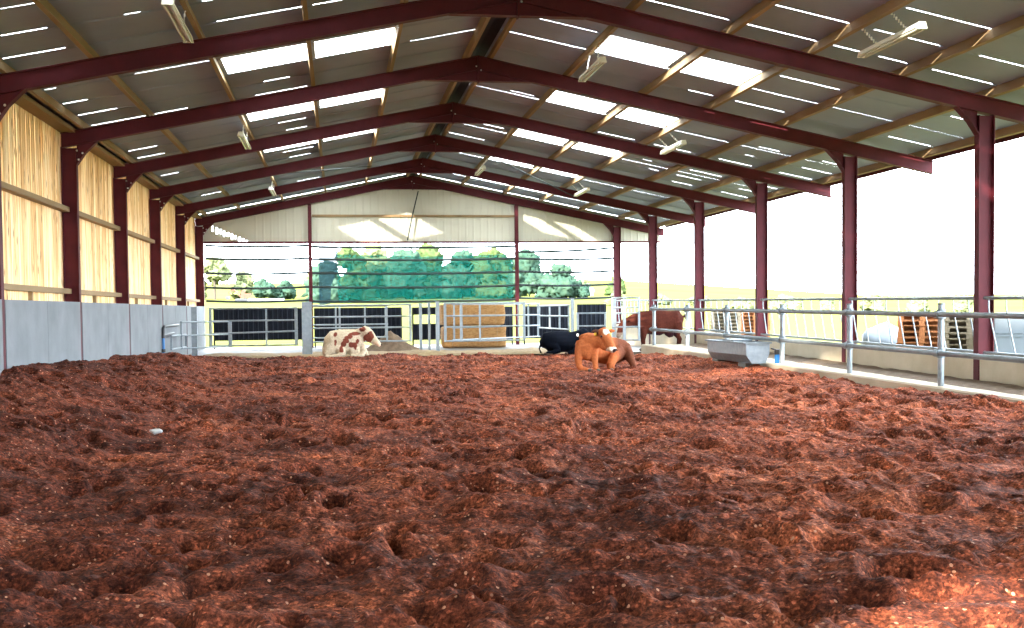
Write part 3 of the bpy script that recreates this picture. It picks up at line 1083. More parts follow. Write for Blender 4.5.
def post(lab, x, y, zt, wx, wy, zb=0.08, cap=True):
    t = thing('gate_post', lab, 'post', (x, y, zb), 0, 'galvanised gate posts')
    obj('post_tube', MB().box(-wx, wx, -wy, wy, 0, zt + H - zb), 'galv', t)
    obj('post_cap', MB().box(-wx - .01, wx + .01, -wy - .01, wy + .01, zt + H - zb, zt + H - zb + .015), 'galv', t)


post('broad galvanised gate post beside the white and brown cow', -1.04, 37.6, .30, .16, .10)
post('galvanised post standing in front of the dark sheet gap', 2.72, YG_ + .1, .22, .05, .05)
post('slim galvanised post just before the bale gate post', 3.02, YG_ + .2, .24, .04, .05)
post('tall galvanised post at the hinge of the bale gate', 3.26, 37.7, .27, .06, .06)
post('tall galvanised post behind the black cow', 7.92, YG_, .33, .055, .055)
post('galvanised post behind the tan calf, next to the tall gate', 8.95, 36.2, .30, .06, .06)
post('galvanised post against the concrete panel wall end', -4.62, 37.6, .16, .09, .06)

# blue water pipe and black pipes by the boarded wall
t = thing('water_pipe', 'blue upright water pipe with black elbows on the concrete wall', 'pipe', (XL + .07, 34.6, 0))
obj('blue_pipe', MB().tube([(0, 0, 0), (0, 0, .82)], .04, 8), 'blue', t)
obj('black_pipe', MB().tube([(0, 0, .80), (0, 0, 1.10), (0.02, .15, 1.15), (0.02, 3.0, 1.16)], .045, 8), 'black', t)
obj('black_pipe', MB().tube([(0, 0, .86), (0.02, .15, .90), (0.02, 2.0, .92)], .04, 8), 'black', t)
obj('valve', MB().tube([(0, 0, .38), (0, 0, .48)], .06, 8), 'black', t)

# ------------------------------------------------------------------ tubular rail on the kerb
py_ = [8.9, 12.05, 15.2, 18.27, 21.59, 24.84, 28.27, 31.32, 34.43]
t = thing('pipe_railing', 'galvanised two-rail tubular railing on posts along the concrete step', 'railing', (post_line(py_[0]), py_[0], 0))


def rel(x, y, z):
    return (x - post_line(py_[0]), y - py_[0], z)


for nm, z0, k in (('upper_rail', -.185, .0085), ('lower_rail', -.865, .0105)):
    obj('rail', MB().tube([rel(post_line(y) - .005, y, H + z0 + k * (y - 16)) for y in (5.0, 18, 27, 34.6)], .047, 10), 'galv_dark', t)
for y in py_:
    x = post_line(y)
    zt = H + .0 + .004 * (y - 18)
    p = obj('post', MB().tube([rel(x + .055, y, kz(y)), rel(x + .055, y, zt)], .054, 10), 'galv', t)
    for z0, k in ((-.185, .0085), (-.865, .0105)):
        z = H + z0 + k * (y - 16)
        obj('clamp', MB().tube([rel(x + .055, y, z - .075), rel(x + .055, y, z + .085)], .074, 10).tube([rel(x - .005, y - .07, z), rel(x - .005, y + .08, z)], .066, 10), 'galv_dark', p)
    obj('post_cap', MB().tube([rel(x + .055, y, zt), rel(x + .055, y, zt + .03)], .060, 10), 'galv_dark', p)

# feed barrier panels in the open side
pn = ['in the bay before the frontmost column', 'between the frontmost and second columns', 'between the second and third columns', 'between the third and fourth columns', 'between the fourth and fifth columns', 'between the fifth column and the gable end']
for i in range(6):
    a = YF[0] + BAY * (i - 1) + .10
    b = a + BAY - .2
    t = thing('feed_barrier', 'diagonal feed barrier %s of the open side' % pn[i], 'feed barrier', (XR + .1, a, 0), 0, 'diagonal feed barriers of the open side')
    def zt(y):
        return H + .10 + .0075 * (y - 17)
    def zb(y):
        return H - .86 + .010 * (y - 18.8)
    obj('top_rail', MB().tube([(0, 0, zt(a)), (0, b - a, zt(b))], .032, 8), 'galv_dark', t)
    obj('bottom_rail', MB().tube([(0, 0, zb(a)), (0, b - a, zb(b))], .028, 8), 'galv_dark', t)
    n = 10
    for k in range(n):
        y = a + .30 + (b - a - .45) * k / (n - 1)
        obj('diagonal_bar', MB().tube([(0, y - a + .02, zt(y)), (0, y - a + .01, zt(y) - .20), (0, y - a - .27, zb(y))], .0125, 6), 'galv', t)

# ------------------------------------------------------------------ water trough
tx0, tx1, ty0, ty1 = 9.40, 9.98, 25.25, 28.05
zr, zmid, zbt = H - .84, H - 1.14, H - 1.33
t = thing('water_trough', 'long galvanised water trough in front of the tubular railing', 'trough', (tx0, ty0, zbt))
W_, L_ = tx1 - tx0, ty1 - ty0
mb = MB()
a1, a2 = zr - zbt, zmid - zbt
sec = [(0, a1), (.01, a2), (.14, 0), (W_ - .1, 0), (W_, a1 * .5), (W_, a1)]
inn = [(W_ - .03, a1), (W_ - .04, .12), (.16, .06), (.045, a2), (.03, a1)]
e0 = [(x, .0, z) for x, z in sec]
e1 = [(x, L_, z) for x, z in sec]
k = len(sec)
mb.add(e0 + e1, [tuple(range(k)), tuple(range(k, 2 * k))[::-1]] + [(i, i + 1, k + i + 1, k + i) for i in range(k - 1)])
i0 = [(x, .03, z) for x, z in inn]
i1 = [(x, L_ - .03, z) for x, z in inn]
q = len(inn)
mb.add(i0 + i1, [tuple(range(q)), tuple(range(q, 2 * q))[::-1]] + [(i, i + 1, q + i + 1, q + i) for i in range(q - 1)])
obj('tank', mb, 'galv', t)
rim = MB()
rim.box(-.05, .035, -.05, L_ + .05, a1 - .03, a1 + .012).box(W_ - .035, W_ + .04, -.05, L_ + .05, a1 - .03, a1 + .012)
rim.box(.035, W_ - .035, -.05, .035, a1 - .03, a1 + .012).box(.035, W_ - .035, L_ - .035, L_ + .05, a1 - .03, a1 + .012)
obj('rim', rim, 'galv_dark', t)
obj('valve_cover', MB().box(.04, W_ - .04, L_ * .36, L_ * .62, a1 - .01, a1 + .05), 'galv_dark', t)
obj('water', MB().box(.045, W_ - .045, .035, L_ * .6, a1 - .12, a1 - .11), 'dark_glass', t)
t2 = thing('support_block', 'dark stained concrete block under the water trough', 'block', (9.62, 25.5, -.15))
mb = MB().box(-.14, .22, 0, .5, 0, zbt + .15)
obj('block_body', mb, 'floor', t2)
obj('block_body', MB().box(-.14, .22, 2.0, 2.4, 0, zbt + .15), 'floor', t2)
t3 = thing('supply_pipe', 'short bright blue water pipe with black cap at the trough end', 'pipe', (10.06, 25.0, kz(25.0) - .04))
obj('blue_sleeve', MB().tube([(0, 0, 0), (0, 0, .24)], .055, 10), 'blue', t3)
obj('black_cap', MB().tube([(0, 0, .24), (0, 0, .36)], .062, 10).tube([(0, 0, .34), (-.1, .1, .38)], .02, 6), 'black', t3)

# ------------------------------------------------------------------ yard goods beyond the open side
def pallet_mesh(seed):
    rnd = random.Random(seed)
    mb = MB()
    for k in range(6):
        y = -.5 + .01 + k * .174
        mb.box(-.6, .6, y, y + .11, .122, .144)
    for y in (-.5, -.05, .4):
        for x in (-.6, -.07, .46):
            mb.box(x, x + .14, y, y + .10, .022, .100)
        mb.box(-.6, .6, y, y + .10, 0, .022)
    for x in (-.6, -.07, .46):
        mb.box(x, x + .14, -.5, .5, .100, .122)
    mb.box(-.55, .55, -.03, .03, .022, .122)
    mb.box(-.03, .03, -.48, .48, .022, .100)
    mb.box(-.57, -.55, -.46, .46, .022, .110)
    return mb.mesh('pallet')


def pallet_stack(x, y, z, n, m, rz, stackname, grp, seed):
    me = pallet_mesh(seed)
    me.materials.append(M[m])
    names = {0: 'bottom'}
    num = ['bottom', 'second', 'third', 'fourth', 'fifth', 'sixth', 'seventh', 'eighth']
    proto = None
    for k in range(n):
        if proto is None:
            o = bpy.data.objects.new('pallet', me)
            proto = o
        else:
            o = proto.copy()
        COL.objects.link(o)
        o.location = (x + random.uniform(-.02, .02), y + random.uniform(-.02, .02), z + .146 * k)
        o.rotation_euler = (0, 0, rz + random.uniform(-.03, .03))
        lb = 'topmost' if k == n - 1 else (num[k] + (' lowest' if k else ''))
        tag(o, '%s pallet of %s' % (lb, stackname), 'pallet', grp)


pallet_stack(15.25, 27.9, -.02, 9, 'pallet_orange', -.5, 'the orange-brown pallet stack outside the feed barrier', 'orange-brown pallet stack', 1)
pallet_stack(15.35, 25.75, -.02, 9, 'pallet_pale', -.55, 'the pale weathered pallet stack beside the frontmost column', 'pale weathered pallet stack', 2)
pallet_stack(15.7, 44.5, .15, 9, 'pallet_pale', -.3, 'the distant pallet stack above the water trough', 'distant pallet stack', 3)
pallet_stack(17.15, 45.0, .15, 8, 'pallet_orange', -.35, 'the distant orange pallet stack by the third open-side column', 'distant orange pallet stack', 4)

# white crates
def crate_mesh():
    mb = MB()
    w_, d_, h_ = .56, .5, .44
    mb.box(-w_, w_, -d_, d_, .03, h_ - .03)
    for z in (0, h_ - .05):
        mb.box(-w_ - .02, w_ + .02, -d_ - .02, d_ + .02, z, z + .05)
    for k in range(6):
        x = -w_ + .02 + k * (2 * w_ - .08) / 5
        mb.box(x, x + .04, -d_ - .015, d_ + .015, .05, h_ - .05)
    return mb.mesh('plastic_crate')


cm = crate_mesh()
cm.materials.append(M['white_plastic'])
proto = None
cname = ['bottom', 'second lowest', 'third lowest', 'topmost']
for cidx, (cx, cy) in enumerate(((15.5, 24.0), (14.85, 22.94))):
    for k in range(3):
        if proto is None:
            o = proto = bpy.data.objects.new('plastic_crate', cm)
        else:
            o = proto.copy()
        COL.objects.link(o)
        o.location = (cx, cy, -.06 + .455 * k + .06)
        o.rotation_euler = (0, 0, math.pi / 2 - .55)
        tag(o, '%s white crate in the stack %s' % ([cname[0], 'middle', cname[3]][k], ['beside the frontmost red column', 'at the picture edge'][cidx]), 'crate', 'stacked white crates')
# white bulk bag
bb = MB()
bb.ico((0, 0, .5), (.75, .6, .62), 3, .22, 1.6, 4)
bb.v = [(x, y, max(0, z)) for x, y, z in bb.v]
tag(obj('bulk_bag', bb, 'white_plastic', None, (15.5, 30.3, -.1)), 'slumped white bulk bag on the grass beside the orange-brown pallets', 'bag')

# ------------------------------------------------------------------ bedding
def vnoise(x, y, seed):
    xi = np.floor(x).astype(np.int64)
    yi = np.floor(y).astype(np.int64)
    fx, fy = x - xi, y - yi
    fx = fx * fx * fx * (fx * (fx * 6 - 15) + 10)
    fy = fy * fy * fy * (fy * (fy * 6 - 15) + 10)

    def hsh(i, j):
        n = (i * 374761393 + j * 668265263 + seed * 1442695041) & 0xffffffff
        n = ((n ^ (n >> 13)) * 1274126177) & 0xffffffff
        return ((n ^ (n >> 16)) & 0xffff) / 65535.0 * 2 - 1
    a, b, c, d = hsh(xi, yi), hsh(xi + 1, yi), hsh(xi, yi + 1), hsh(xi + 1, yi + 1)
    return (a * (1 - fx) + b * fx) * (1 - fy) + (c * (1 - fx) + d * fx) * fy


def rot(x, y, a):
    return x * math.cos(a) - y * math.sin(a), x * math.sin(a) + y * math.cos(a)


def bed_base(X, Y):
    """broad shape of the bedding: banked against the boarded wall, falling to the kerb."""
    tl = np.clip((X - XL) / 3.2, 0, 1)
    left = np.interp(Y, [5, 19, 24, 28, 33, 36, 38], [.62, .63, .57, .52, .34, .20, .06])
    mid = np.interp(Y, [4, 12, 20, 30, 36, 38], [.06, .05, .06, .07, .06, .03])
    s = tl * tl * (3 - 2 * tl)
    z = left * (1 - s) + mid * s
    kr = post_line(Y) - .13
    tr = np.clip((X - (kr - 1.3)) / 1.3, 0, 1)
    right = np.interp(Y, [8, 16, 18, 22, 24.5, 26, 28, 31, 34, 37], [.02, .005, .05, .03, .06, .16, .20, .16, .12, .06])
    z = z * (1 - tr) + right * tr
    return z


def bedding():
    rows = [2.8]
    while rows[-1] < 37.5:
        rows.append(rows[-1] + 0.0048 * rows[-1] * (1.0 if rows[-1] > 6 else 1.0))
    ys = np.array(rows)
    nx = 860
    u = np.linspace(0, 1, nx)
    X = np.empty((len(ys), nx))
    for i, y in enumerate(ys):
        x0 = XL + .012
        x1 = min(post_line(y) - .125, .66 * y + 7.0)
        X[i] = x0 + (x1 - x0) * u
    Y = np.repeat(ys[:, None], nx, 1)
    Z = bed_base(X, Y)
    amp = np.interp(Y, [5, 37], [1, 1.0])
    wx = X + .25 * vnoise(X * 1.1, Y * 1.1, 91)
    wy = Y + .25 * vnoise(X * 1.1 + 7, Y * 1.1, 92)
    fr = [(.35, .055), (.8, .050), (1.7, .042), (3.4, .026), (7.1, .017), (15, .013), (28, .009)]
    for k, (f, a) in enumerate(fr):
        rx, ry = rot(wx, wy, .5 + k * .7)
        nz = vnoise(rx * f, ry * f, 11 + k)
        if 1 <= k <= 5:
            nz = 0.55 * nz + 0.55 * (2.4 * np.abs(vnoise(rx * f + 31, ry * f + 17, 41 + k)) - .8)
        Z += a * nz
    # hoof prints
    rs = np.random.RandomState(5)
    npit = 2400
    px = rs.uniform(XL + .3, 10.1, npit)
    py = 4.3 + (37 - 4.3) * rs.uniform(0, 1, npit) ** 1.15
    pr = rs.uniform(.06, .15, npit)
    pd = rs.uniform(.06, .20, npit)
    for x, y, r, d in zip(px, py, pr, pd):
        i0, i1 = np.searchsorted(ys, [y - 3.2 * r, y + 3.2 * r])
        if i1 <= i0:
            continue
        row = X[(i0 + i1) // 2 if i1 < len(ys) else i0]
        j0, j1 = np.searchsorted(row, [x - 3.6 * r, x + 3.6 * r])
        if j1 <= j0:
            continue
        sx, sy = X[i0:i1, j0:j1] - x, Y[i0:i1, j0:j1] - y
        q = (sx * sx + sy * sy) / (r * r)
        Z[i0:i1, j0:j1] += -d * np.exp(-q * q * .8) + d * .14 * np.exp(-(np.sqrt(q) - 1.7) ** 2 * 2.2)
    me = bpy.data.meshes.new('bedding')
    n, m = X.shape
    co_ = np.stack([X, Y, Z], -1).reshape(-1, 3).astype(np.float32)
    I, J = np.meshgrid(np.arange(n - 1), np.arange(m - 1), indexing='ij')
    a = (I * m + J).ravel()
    fcs = np.stack([a, a + 1, a + m + 1, a + m], 1).astype(np.int32)
    me.vertices.add(len(co_))
    me.vertices.foreach_set('co', co_.ravel())
    me.loops.add(fcs.size)
    me.loops.foreach_set('vertex_index', fcs.ravel())
    me.polygons.add(len(fcs))
    me.polygons.foreach_set('loop_start', np.arange(0, fcs.size, 4, dtype=np.int32))
    me.polygons.foreach_set('loop_total', np.full(len(fcs), 4, dtype=np.int32))
    me.polygons.foreach_set('use_smooth', np.ones(len(fcs), dtype=bool))
    me.update(calc_edges=True)
    me.validate()
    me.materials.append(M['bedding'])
    o = bpy.data.objects.new('bedding', me)
    COL.objects.link(o)
    tag(o, 'trampled reddish-brown woodchip bedding covering the whole pen', 'bedding', kind='stuff')
    return o


bed = bedding()


def bed_z(x, y):
    return float(bed_base(np.array([[x]]), np.array([[y]]))[0, 0])


# small pale scrap lying on the bedding
sx, sy = -1.25, 13.6
mb = MB()
mb.ico((0, 0, .0), (.07, .05, .03), 2, .5, 2.0, 3)
tag(obj('pale_scrap', mb, 'scrap', None, (-2.05, 13.1, bed_z(-2.05, 13.1) + .17)), 'small white scrap lying on the dark bedding near the boarded wall', 'scrap')

# ------------------------------------------------------------------ cattle
def cattle(lab, loc, rz, build, colour, extras, voxel=.022, smooth=6):
    t = thing('cow', lab, 'cow', loc, rz)
    mb = MB()
    build(mb)
    me = mb.mesh('body')
    o = bpy.data.objects.new('body_source', me)
    COL.objects.link(o)
    r = o.modifiers.new('r', 'REMESH')
    r.mode = 'VOXEL'
    r.voxel_size = voxel
    s = o.modifiers.new('s', 'SMOOTH')
    s.factor = .5
    s.iterations = smooth
    dg = bpy.context.evaluated_depsgraph_get()
    ev = o.evaluated_get(dg)
    nm = bpy.data.meshes.new_from_object(ev)
    bpy.data.objects.remove(o)
    nm.name = 'body'
    nm.polygons.foreach_set('use_smooth', [True] * len(nm.polygons))
    at = nm.color_attributes.new('Coat', 'FLOAT_COLOR', 'POINT')
    for i, v in enumerate(nm.vertices):
        at.data[i].color = (*colour(v.co), 1)
    nm.materials.clear()
    nm.materials.append(M['coat'])
    b = obj('body', nm, None, t)
    extras(t, b)
    return t


def ear(mb, a, b, w=.06, side=(0, 0, 1)):
    a, b = Vector(a), Vector(b)
    mb.loft([a, a.lerp(b, .45), b], [(.03, .025), (w, .028), (.02, .016)], side, 10)


def ell(co, c, r):
    return sum(((co[i] - c[i]) / r[i]) ** 2 for i in range(3) if r[i] is not None)


def nz(co, s=6.0, o=0.0):
    return mnoise.noise(Vector(co) * s + Vector((o, o, o)))


# ---- tan calf
def calf_build(m):
    # chest faces the viewer, the trunk lies back towards the open side
    m.loft([(-.44, -.20, .58), (-.40, -.06, .60), (-.24, .18, .54), (.02, .42, .48), (.28, .62, .46), (.46, .72, .45), (.62, .78, .38)],
           [(.20, .25), (.28, .32), (.30, .34), (.32, .34), (.31, .33), (.26, .28), (.13, .15)], (1, -.4, 0))
    m.loft([(-.47, -.12, .80), (-.36, .05, .84), (-.10, .30, .78)], [(.17, .10), (.20, .09), (.14, .1)], (1, -.4, 0))
    m.loft([(-.42, -.22, .62), (-.40, -.24, .42), (-.40, -.22, .30)], [(.20, .12), (.15, .12), (.10, .09)], (1, 0, 0))
    # forelegs
    m.loft([(-.55, -.12, .70), (-.60, -.20, .46), (-.62, -.26, .26), (-.59, -.31, .12), (-.52, -.40, .06), (-.38, -.46, .05)], [(.13, .16), (.11, .13), (.085, .09), (.075, .08), (.08, .07), (.06, .05)], (1, 0, 0))
    m.loft([(-.24, -.12, .62), (-.225, -.24, .40), (-.215, -.31, .22), (-.20, -.37, .08), (-.15, -.43, .045)], [(.12, .15), (.09, .11), (.072, .08), (.065, .06), (.055, .045)], (1, 0, 0))
    # tucked hind knee and hind foot
    m.loft([(.36, .38, .44), (.28, .10, .36), (.20, -.10, .27), (.15, -.20, .14), (.17, -.25, .06)], [(.16, .19), (.13, .16), (.105, .13), (.10, .11), (.085, .06)], (1, 0, 0))
    m.loft([(.52, .64, .46), (.60, .44, .36), (.68, .28, .20), (.71, .20, .07), (.67, .12, .045)], [(.17, .20), (.13, .17), (.085, .10), (.065, .055), (.055, .045)], (1, 0, 0))
    m.loft([(.46, .66, .56), (.56, .56, .52)], [(.16, .14), (.14, .14)], (1, 0, 0))
    # neck and head turned to the open side
    m.loft([(-.36, -.06, .70), (-.22, -.18, .70), (-.09, -.28, .76)], [(.18, .20), (.16, .18), (.13, .17)], (1, 0, 0))
    m.loft([(-.03, -.28, 1.00), (.0, -.34, .92), (.05, -.42, .80), (.12, -.50, .67), (.19, -.56, .56), (.235, -.59, .50)],
           [(.115, .10), (.135, .15), (.135, .165), (.115, .13), (.10, .095), (.09, .075)], (.75, .35, .3))
    m.loft([(-.07, -.30, .80), (-.05, -.38, .68), (.02, -.44, .60), (.13, -.52, .54)], [(.10, .14), (.11, .14), (.09, .10), (.07, .06)], (.7, .5, 0))
    ear(m, (-.10, -.30, .97), (-.31, -.30, .955), .065, (0, .2, 1))
    ear(m, (.09, -.22, .97), (.27, -.12, .97), .06, (0, .3, 1))


def calf_col(c):
    tan = Vector((.43, .125, .043))
    brown = Vector((.155, .052, .028))
    k = max(0, min(1, (c.x - .18) / .18)) * max(0, min(1, (c.y + .12) / .2))
    col = tan.lerp(brown, k)
    if c.x < -.13 and c.z > .90 and c.y < -.2:
        col = Vector((.12, .05, .03))
    if ell(c, (.05, -.46, .955), (.075, .13, .09)) < 1 + .5 * nz(c, 14):
        col = Vector((.85, .72, .60))
    if c.z < .60 and c.y < -.46 and ell(c, (.19, -.59, .50), (.15, .17, .10)) < 1.1:
        col = Vector((.85, .74, .60))
    if ell(c, (.28, -.64, .50), (.085, .12, .07)) < 1:
        col = Vector((.05, .035, .035))
    if c.z < .045:
        col = Vector((.30, .15, .08))
    return col * (1 + .15 * nz(c, 5))


def calf_extra(t, b):
    for p in ((-.06, -.505, .845),):
        obj('eye', MB().ico(p, (.034, .026, .026), 2), 'eye', t)
    obj('eye', MB().ico((.155, -.33, .85), .02, 2), 'eye', t)
    for p in ((.305, -.62, .52), (.255, -.66, .51)):
        obj('nostril', MB().ico(p, (.018, .014, .014), 1), 'eye', t)
    obj('ear_tag', MB().box(-.235, -.175, -.345, -.33, .86, .93), 'tag_yellow', t)
    for p in ((-.34, -.49, .04), (-.14, -.46, .035), (.17, -.30, .035), (.65, .06, .035)):
        obj('hoof', MB().ico(p, (.055, .05, .045), 2), 'hoof', t)


# view-aligned yaw at a given place
def va(x, y):
    return -math.atan2(x, y)


def to_place(px_dir, y):
    return px_dir * y


cx, cy = 6.32, 26.6
cattle('tan calf with white muzzle lying and looking aside', (cx, cy, .04), va(cx, cy), calf_build, calf_col, calf_extra, .02, 4)


# ---- white and brown cow
def white_build(m):
    m.loft([(-.74, .05, .42), (-.60, .03, .50), (-.25, .0, .52), (.08, .0, .54), (.28, -.02, .56)], [(.22, .27), (.32, .38), (.38, .40), (.34, .38), (.24, .30)], (0, 1, 0))
    m.loft([(-.70, .0, .70), (-.40, .0, .83), (.0, .0, .80), (.28, 0, .80)], [(.12, .10), (.14, .09), (.13, .1), (.12, .14)], (0, 1, 0))
    m.loft([(.18, -.02, .66), (.32, -.08, .76), (.42, -.14, .84)], [(.18, .26), (.14, .22), (.11, .16)], (0, 1, 0))
    m.loft([(.36, -.16, .97), (.42, -.18, .88), (.54, -.24, .74), (.68, -.31, .58), (.80, -.37, .46), (.86, -.40, .41)], [(.09, .08), (.115, .15), (.11, .17), (.09, .12), (.08, .09), (.075, .07)], (.3, 1, 0))
    m.loft([(.40, -.18, .78), (.50, -.25, .62), (.68, -.32, .47)], [(.08, .10), (.08, .11), (.06, .06)], (.3, 1, 0))
    m.loft([(.28, -.12, .40), (.36, -.24, .22), (.30, -.30, .10), (.08, -.34, .07), (-.05, -.34, .06)], [(.12, .14), (.09, .10), (.085, .09), (.06, .06), (.05, .05)], (0, 1, 0))
    m.loft([(.24, .10, .36), (.40, .02, .20), (.46, -.05, .08), (.50, -.10, .05)], [(.12, .14), (.08, .09), (.06, .06), (.05, .04)], (0, 1, 0))
    m.loft([(-.55, -.15, .40), (-.35, -.30, .26), (-.28, -.36, .14), (-.45, -.42, .08), (-.68, -.42, .07), (-.84, -.38, .06)], [(.17, .20), (.13, .15), (.11, .10), (.08, .08), (.07, .06), (.06, .05)], (0, 1, 0))
    m.loft([(-.80, -.12, .10), (-.68, -.12, .26), (-.50, -.10, .36)], [(.20, .14), (.26, .24), (.28, .30)], (0, 1, 0))
    m.loft([(-.05, -.10, .22), (.20, -.10, .22)], [(.24, .20), (.22, .20)], (0, 1, 0))
    ear(m, (.34, -.22, .93), (.22, -.36, .94), .05, (0, 0, 1))
    ear(m, (.42, -.08, .93), (.50, .06, .94), .05, (0, 0, 1))
    m.loft([(-.86, .0, .55), (-.92, -.04, .35), (-.90, -.10, .15)], [.04, .03, .035], (0, 1, 0))


def white_col(c):
    col = Vector((.56, .46, .33))
    br = Vector((.19, .05, .032))
    n_ = .9 * nz(c, 7, 3)
    spots = [(.32, .93, .10, .09), (.52, .66, .15, .19), (.08, .78, .15, .06), (-.06, .70, .08, .07), (-.28, .44, .10, .12), (-.20, .56, .10, .08), (-.33, .32, .07, .12), (.02, .44, .11, .09), (.10, .38, .06, .11), (-.52, .76, .05, .08), (-.52, .50, .05, .09), (.17, .55, .05, .08), (-.16, .66, .08, .06)]
    for (x, z, rx, rz) in spots:
        if ((c.x - x) / rx) ** 2 + ((c.z - z) / rz) ** 2 < 1 + n_ and c.y < .15:
            col = br
    if c.x > .66 and c.z < .52 and c.y < -.2:
        col = Vector((.72, .50, .36))
    if c.y > .15 and nz(c, 2.5, 8) > .12:
        col = br
    return col


def white_extra(t, b):
    obj('eye', MB().ico((.50, -.355, .78), .022, 2), 'eye', t)
    for p in ((.90, -.45, .43), (.92, -.38, .43)):
        obj('nostril', MB().ico(p, .016, 1), 'eye', t)
    for p in ((-.08, -.34, .045), (.53, -.12, .04), (-.88, -.38, .05)):
        obj('hoof', MB().ico(p, (.06, .05, .045), 2), 'hoof', t)


wx_, wy_ = .40, 36.0
cattle('white cow with red-brown patches lying before the gate', (wx_, wy_, .06), va(wx_, wy_), white_build, white_col, white_extra)


# ---- black cow
def black_build(m):
    m.loft([(-.56, .05, .30), (-.46, .03, .40), (-.10, .0, .42), (.28, .0, .42), (.50, -.02, .44)], [(.16, .18), (.30, .33), (.36, .36), (.32, .34), (.22, .26)], (0, 1, 0))
    m.loft([(.42, -.02, .52), (.60, -.08, .62), (.72, -.14, .70)], [(.17, .22), (.13, .18), (.10, .14)], (0, 1, 0))
    m.loft([(.68, -.16, .80), (.74, -.18, .74), (.88, -.24, .60), (1.0, -.30, .47), (1.08, -.34, .40)], [(.085, .08), (.11, .14), (.10, .14), (.08, .10), (.07, .07)], (.3, 1, 0))
    m.loft([(.44, -.10, .34), (.54, -.22, .20), (.46, -.28, .09), (.24, -.32, .07)], [(.12, .13), (.09, .10), (.08, .08), (.055, .055)], (0, 1, 0))
    m.loft([(-.34, -.15, .34), (-.12, -.30, .24), (-.05, -.35, .13), (-.22, -.40, .08), (-.44, -.40, .07)], [(.16, .18), (.13, .14), (.10, .10), (.07, .07), (.06, .055)], (0, 1, 0))
    ear(m, (.66, -.22, .76), (.52, -.36, .74), .05, (0, 0, 1))
    ear(m, (.74, -.06, .76), (.84, .06, .76), .05, (0, 0, 1))
    m.loft([(-.62, .0, .36), (-.68, -.05, .2), (-.62, -.15, .06)], [.04, .03, .035], (0, 1, 0))


def black_col(c):
    return Vector((.0022, .0036, .0075)) if not (c.z < .05 and c.x < -.25) else Vector((.3, .26, .22))


def black_extra(t, b):
    obj('eye', MB().ico((.82, -.345, .64), .02, 2), 'eye', t)
    obj('ear_tag', MB().box(.54, .60, -.40, -.385, .60, .68), 'tag_white', t)
    for p in ((.20, -.33, .05), (-.47, -.40, .05)):
        obj('hoof', MB().ico(p, (.06, .05, .045), 2), 'hoof', t)


bx_, by_ = 7.13, 36.2
cattle('black cow lying behind the tan calf', (bx_, by_, .06), va(bx_, by_), black_build, black_col, black_extra)


# ---- standing red-brown cow
def stand_build(m):
    m.loft([(.80, 0, 1.02), (.66, 0, 1.02), (.40, 0, .98), (.05, 0, .92), (-.30, 0, .93), (-.55, 0, 1.0), (-.68, 0, 1.0)], [(.14, .18), (.25, .29), (.29, .34), (.33, .42), (.29, .38), (.22, .30), (.15, .22)], (0, 1, 0))
    m.loft([(.72, 0, 1.22), (.2, 0, 1.24), (-.4, 0, 1.24), (-.6, 0, 1.22)], [(.10, .09), (.12, .07), (.10, .08), (.08, .08)], (0, 1, 0))
    m.loft([(-.58, 0, 1.08), (-.82, -.02, 1.0), (-1.02, -.04, .92)], [(.14, .24), (.11, .19), (.10, .15)], (0, 1, 0))
    m.loft([(-.98, -.04, 1.06), (-1.05, -.05, .96), (-1.16, -.06, .78), (-1.25, -.07, .58), (-1.29, -.07, .47)], [(.09, .08), (.11, .14), (.105, .14), (.085, .10), (.075, .075)], (0, 1, 0))
    for s in (-1, 1):
        m.loft([(.62, s * .15, .92), (.68, s * .16, .66), (.62, s * .16, .52), (.72, s * .16, .40), (.68, s * .16, .16), (.66, s * .16, .05)], [(.14, .20), (.10, .13), (.07, .09), (.055, .065), (.045, .05), (.06, .065)], (0, 1, 0))
        m.loft([(-.48, s * .14, .80), (-.46, s * .15, .55), (-.47, s * .15, .38), (-.46, s * .15, .15), (-.48, s * .15, .05)], [(.12, .16), (.085, .10), (.06, .07), (.045, .05), (.06, .065)], (0, 1, 0))
        ear(m, (-1.0, s * .09 - .04, 1.0), (-.92, s * .27 - .04, 1.0), .05, (0, 0, 1))
    m.loft([(.30, 0, .62), (.42, 0, .55), (.50, 0, .56)], [(.14, .12), (.16, .13), (.10, .1)], (0, 1, 0))
    m.loft([(.90, 0, 1.18), (.96, 0, 1.0), (.95, 0, .6), (.94, 0, .40)], [.05, .035, .025, .05], (0, 1, 0))


def stand_col(c):
    col = Vector((.075, .020, .013))
    d = Vector((.045, .016, .022))
    if c.z < .60 and -.3 < c.x < .6:
        col = d
    if c.z < .62 and c.x < -1.1:
        col = Vector((.26, .19, .15))
    return col * (1 + .25 * nz(c, 3.5))


def stand_extra(t, b):
    for s in (-1, 1):
        obj('eye', MB().ico((-1.12, s * .105 - .05, .88), .022, 2), 'eye', t)
    for q in ((.66, -.16), (.66, .16), (-.49, -.15), (-.49, .15)):
        obj('hoof', MB().ico((q[0] - .02, q[1], .045), (.075, .06, .05), 2), 'hoof', t)


sx_, sy_ = 10.27, 35.7
struct('floor_corner', MB().box(8.5, XR + .02, 35.21, 37.0, -.3, .14), 'floor', 'concrete corner behind the tall gate')
cattle('red-brown cow standing behind the tubular railing', (sx_, sy_, .14), va(sx_, sy_) + .12, stand_build, stand_col, stand_extra)

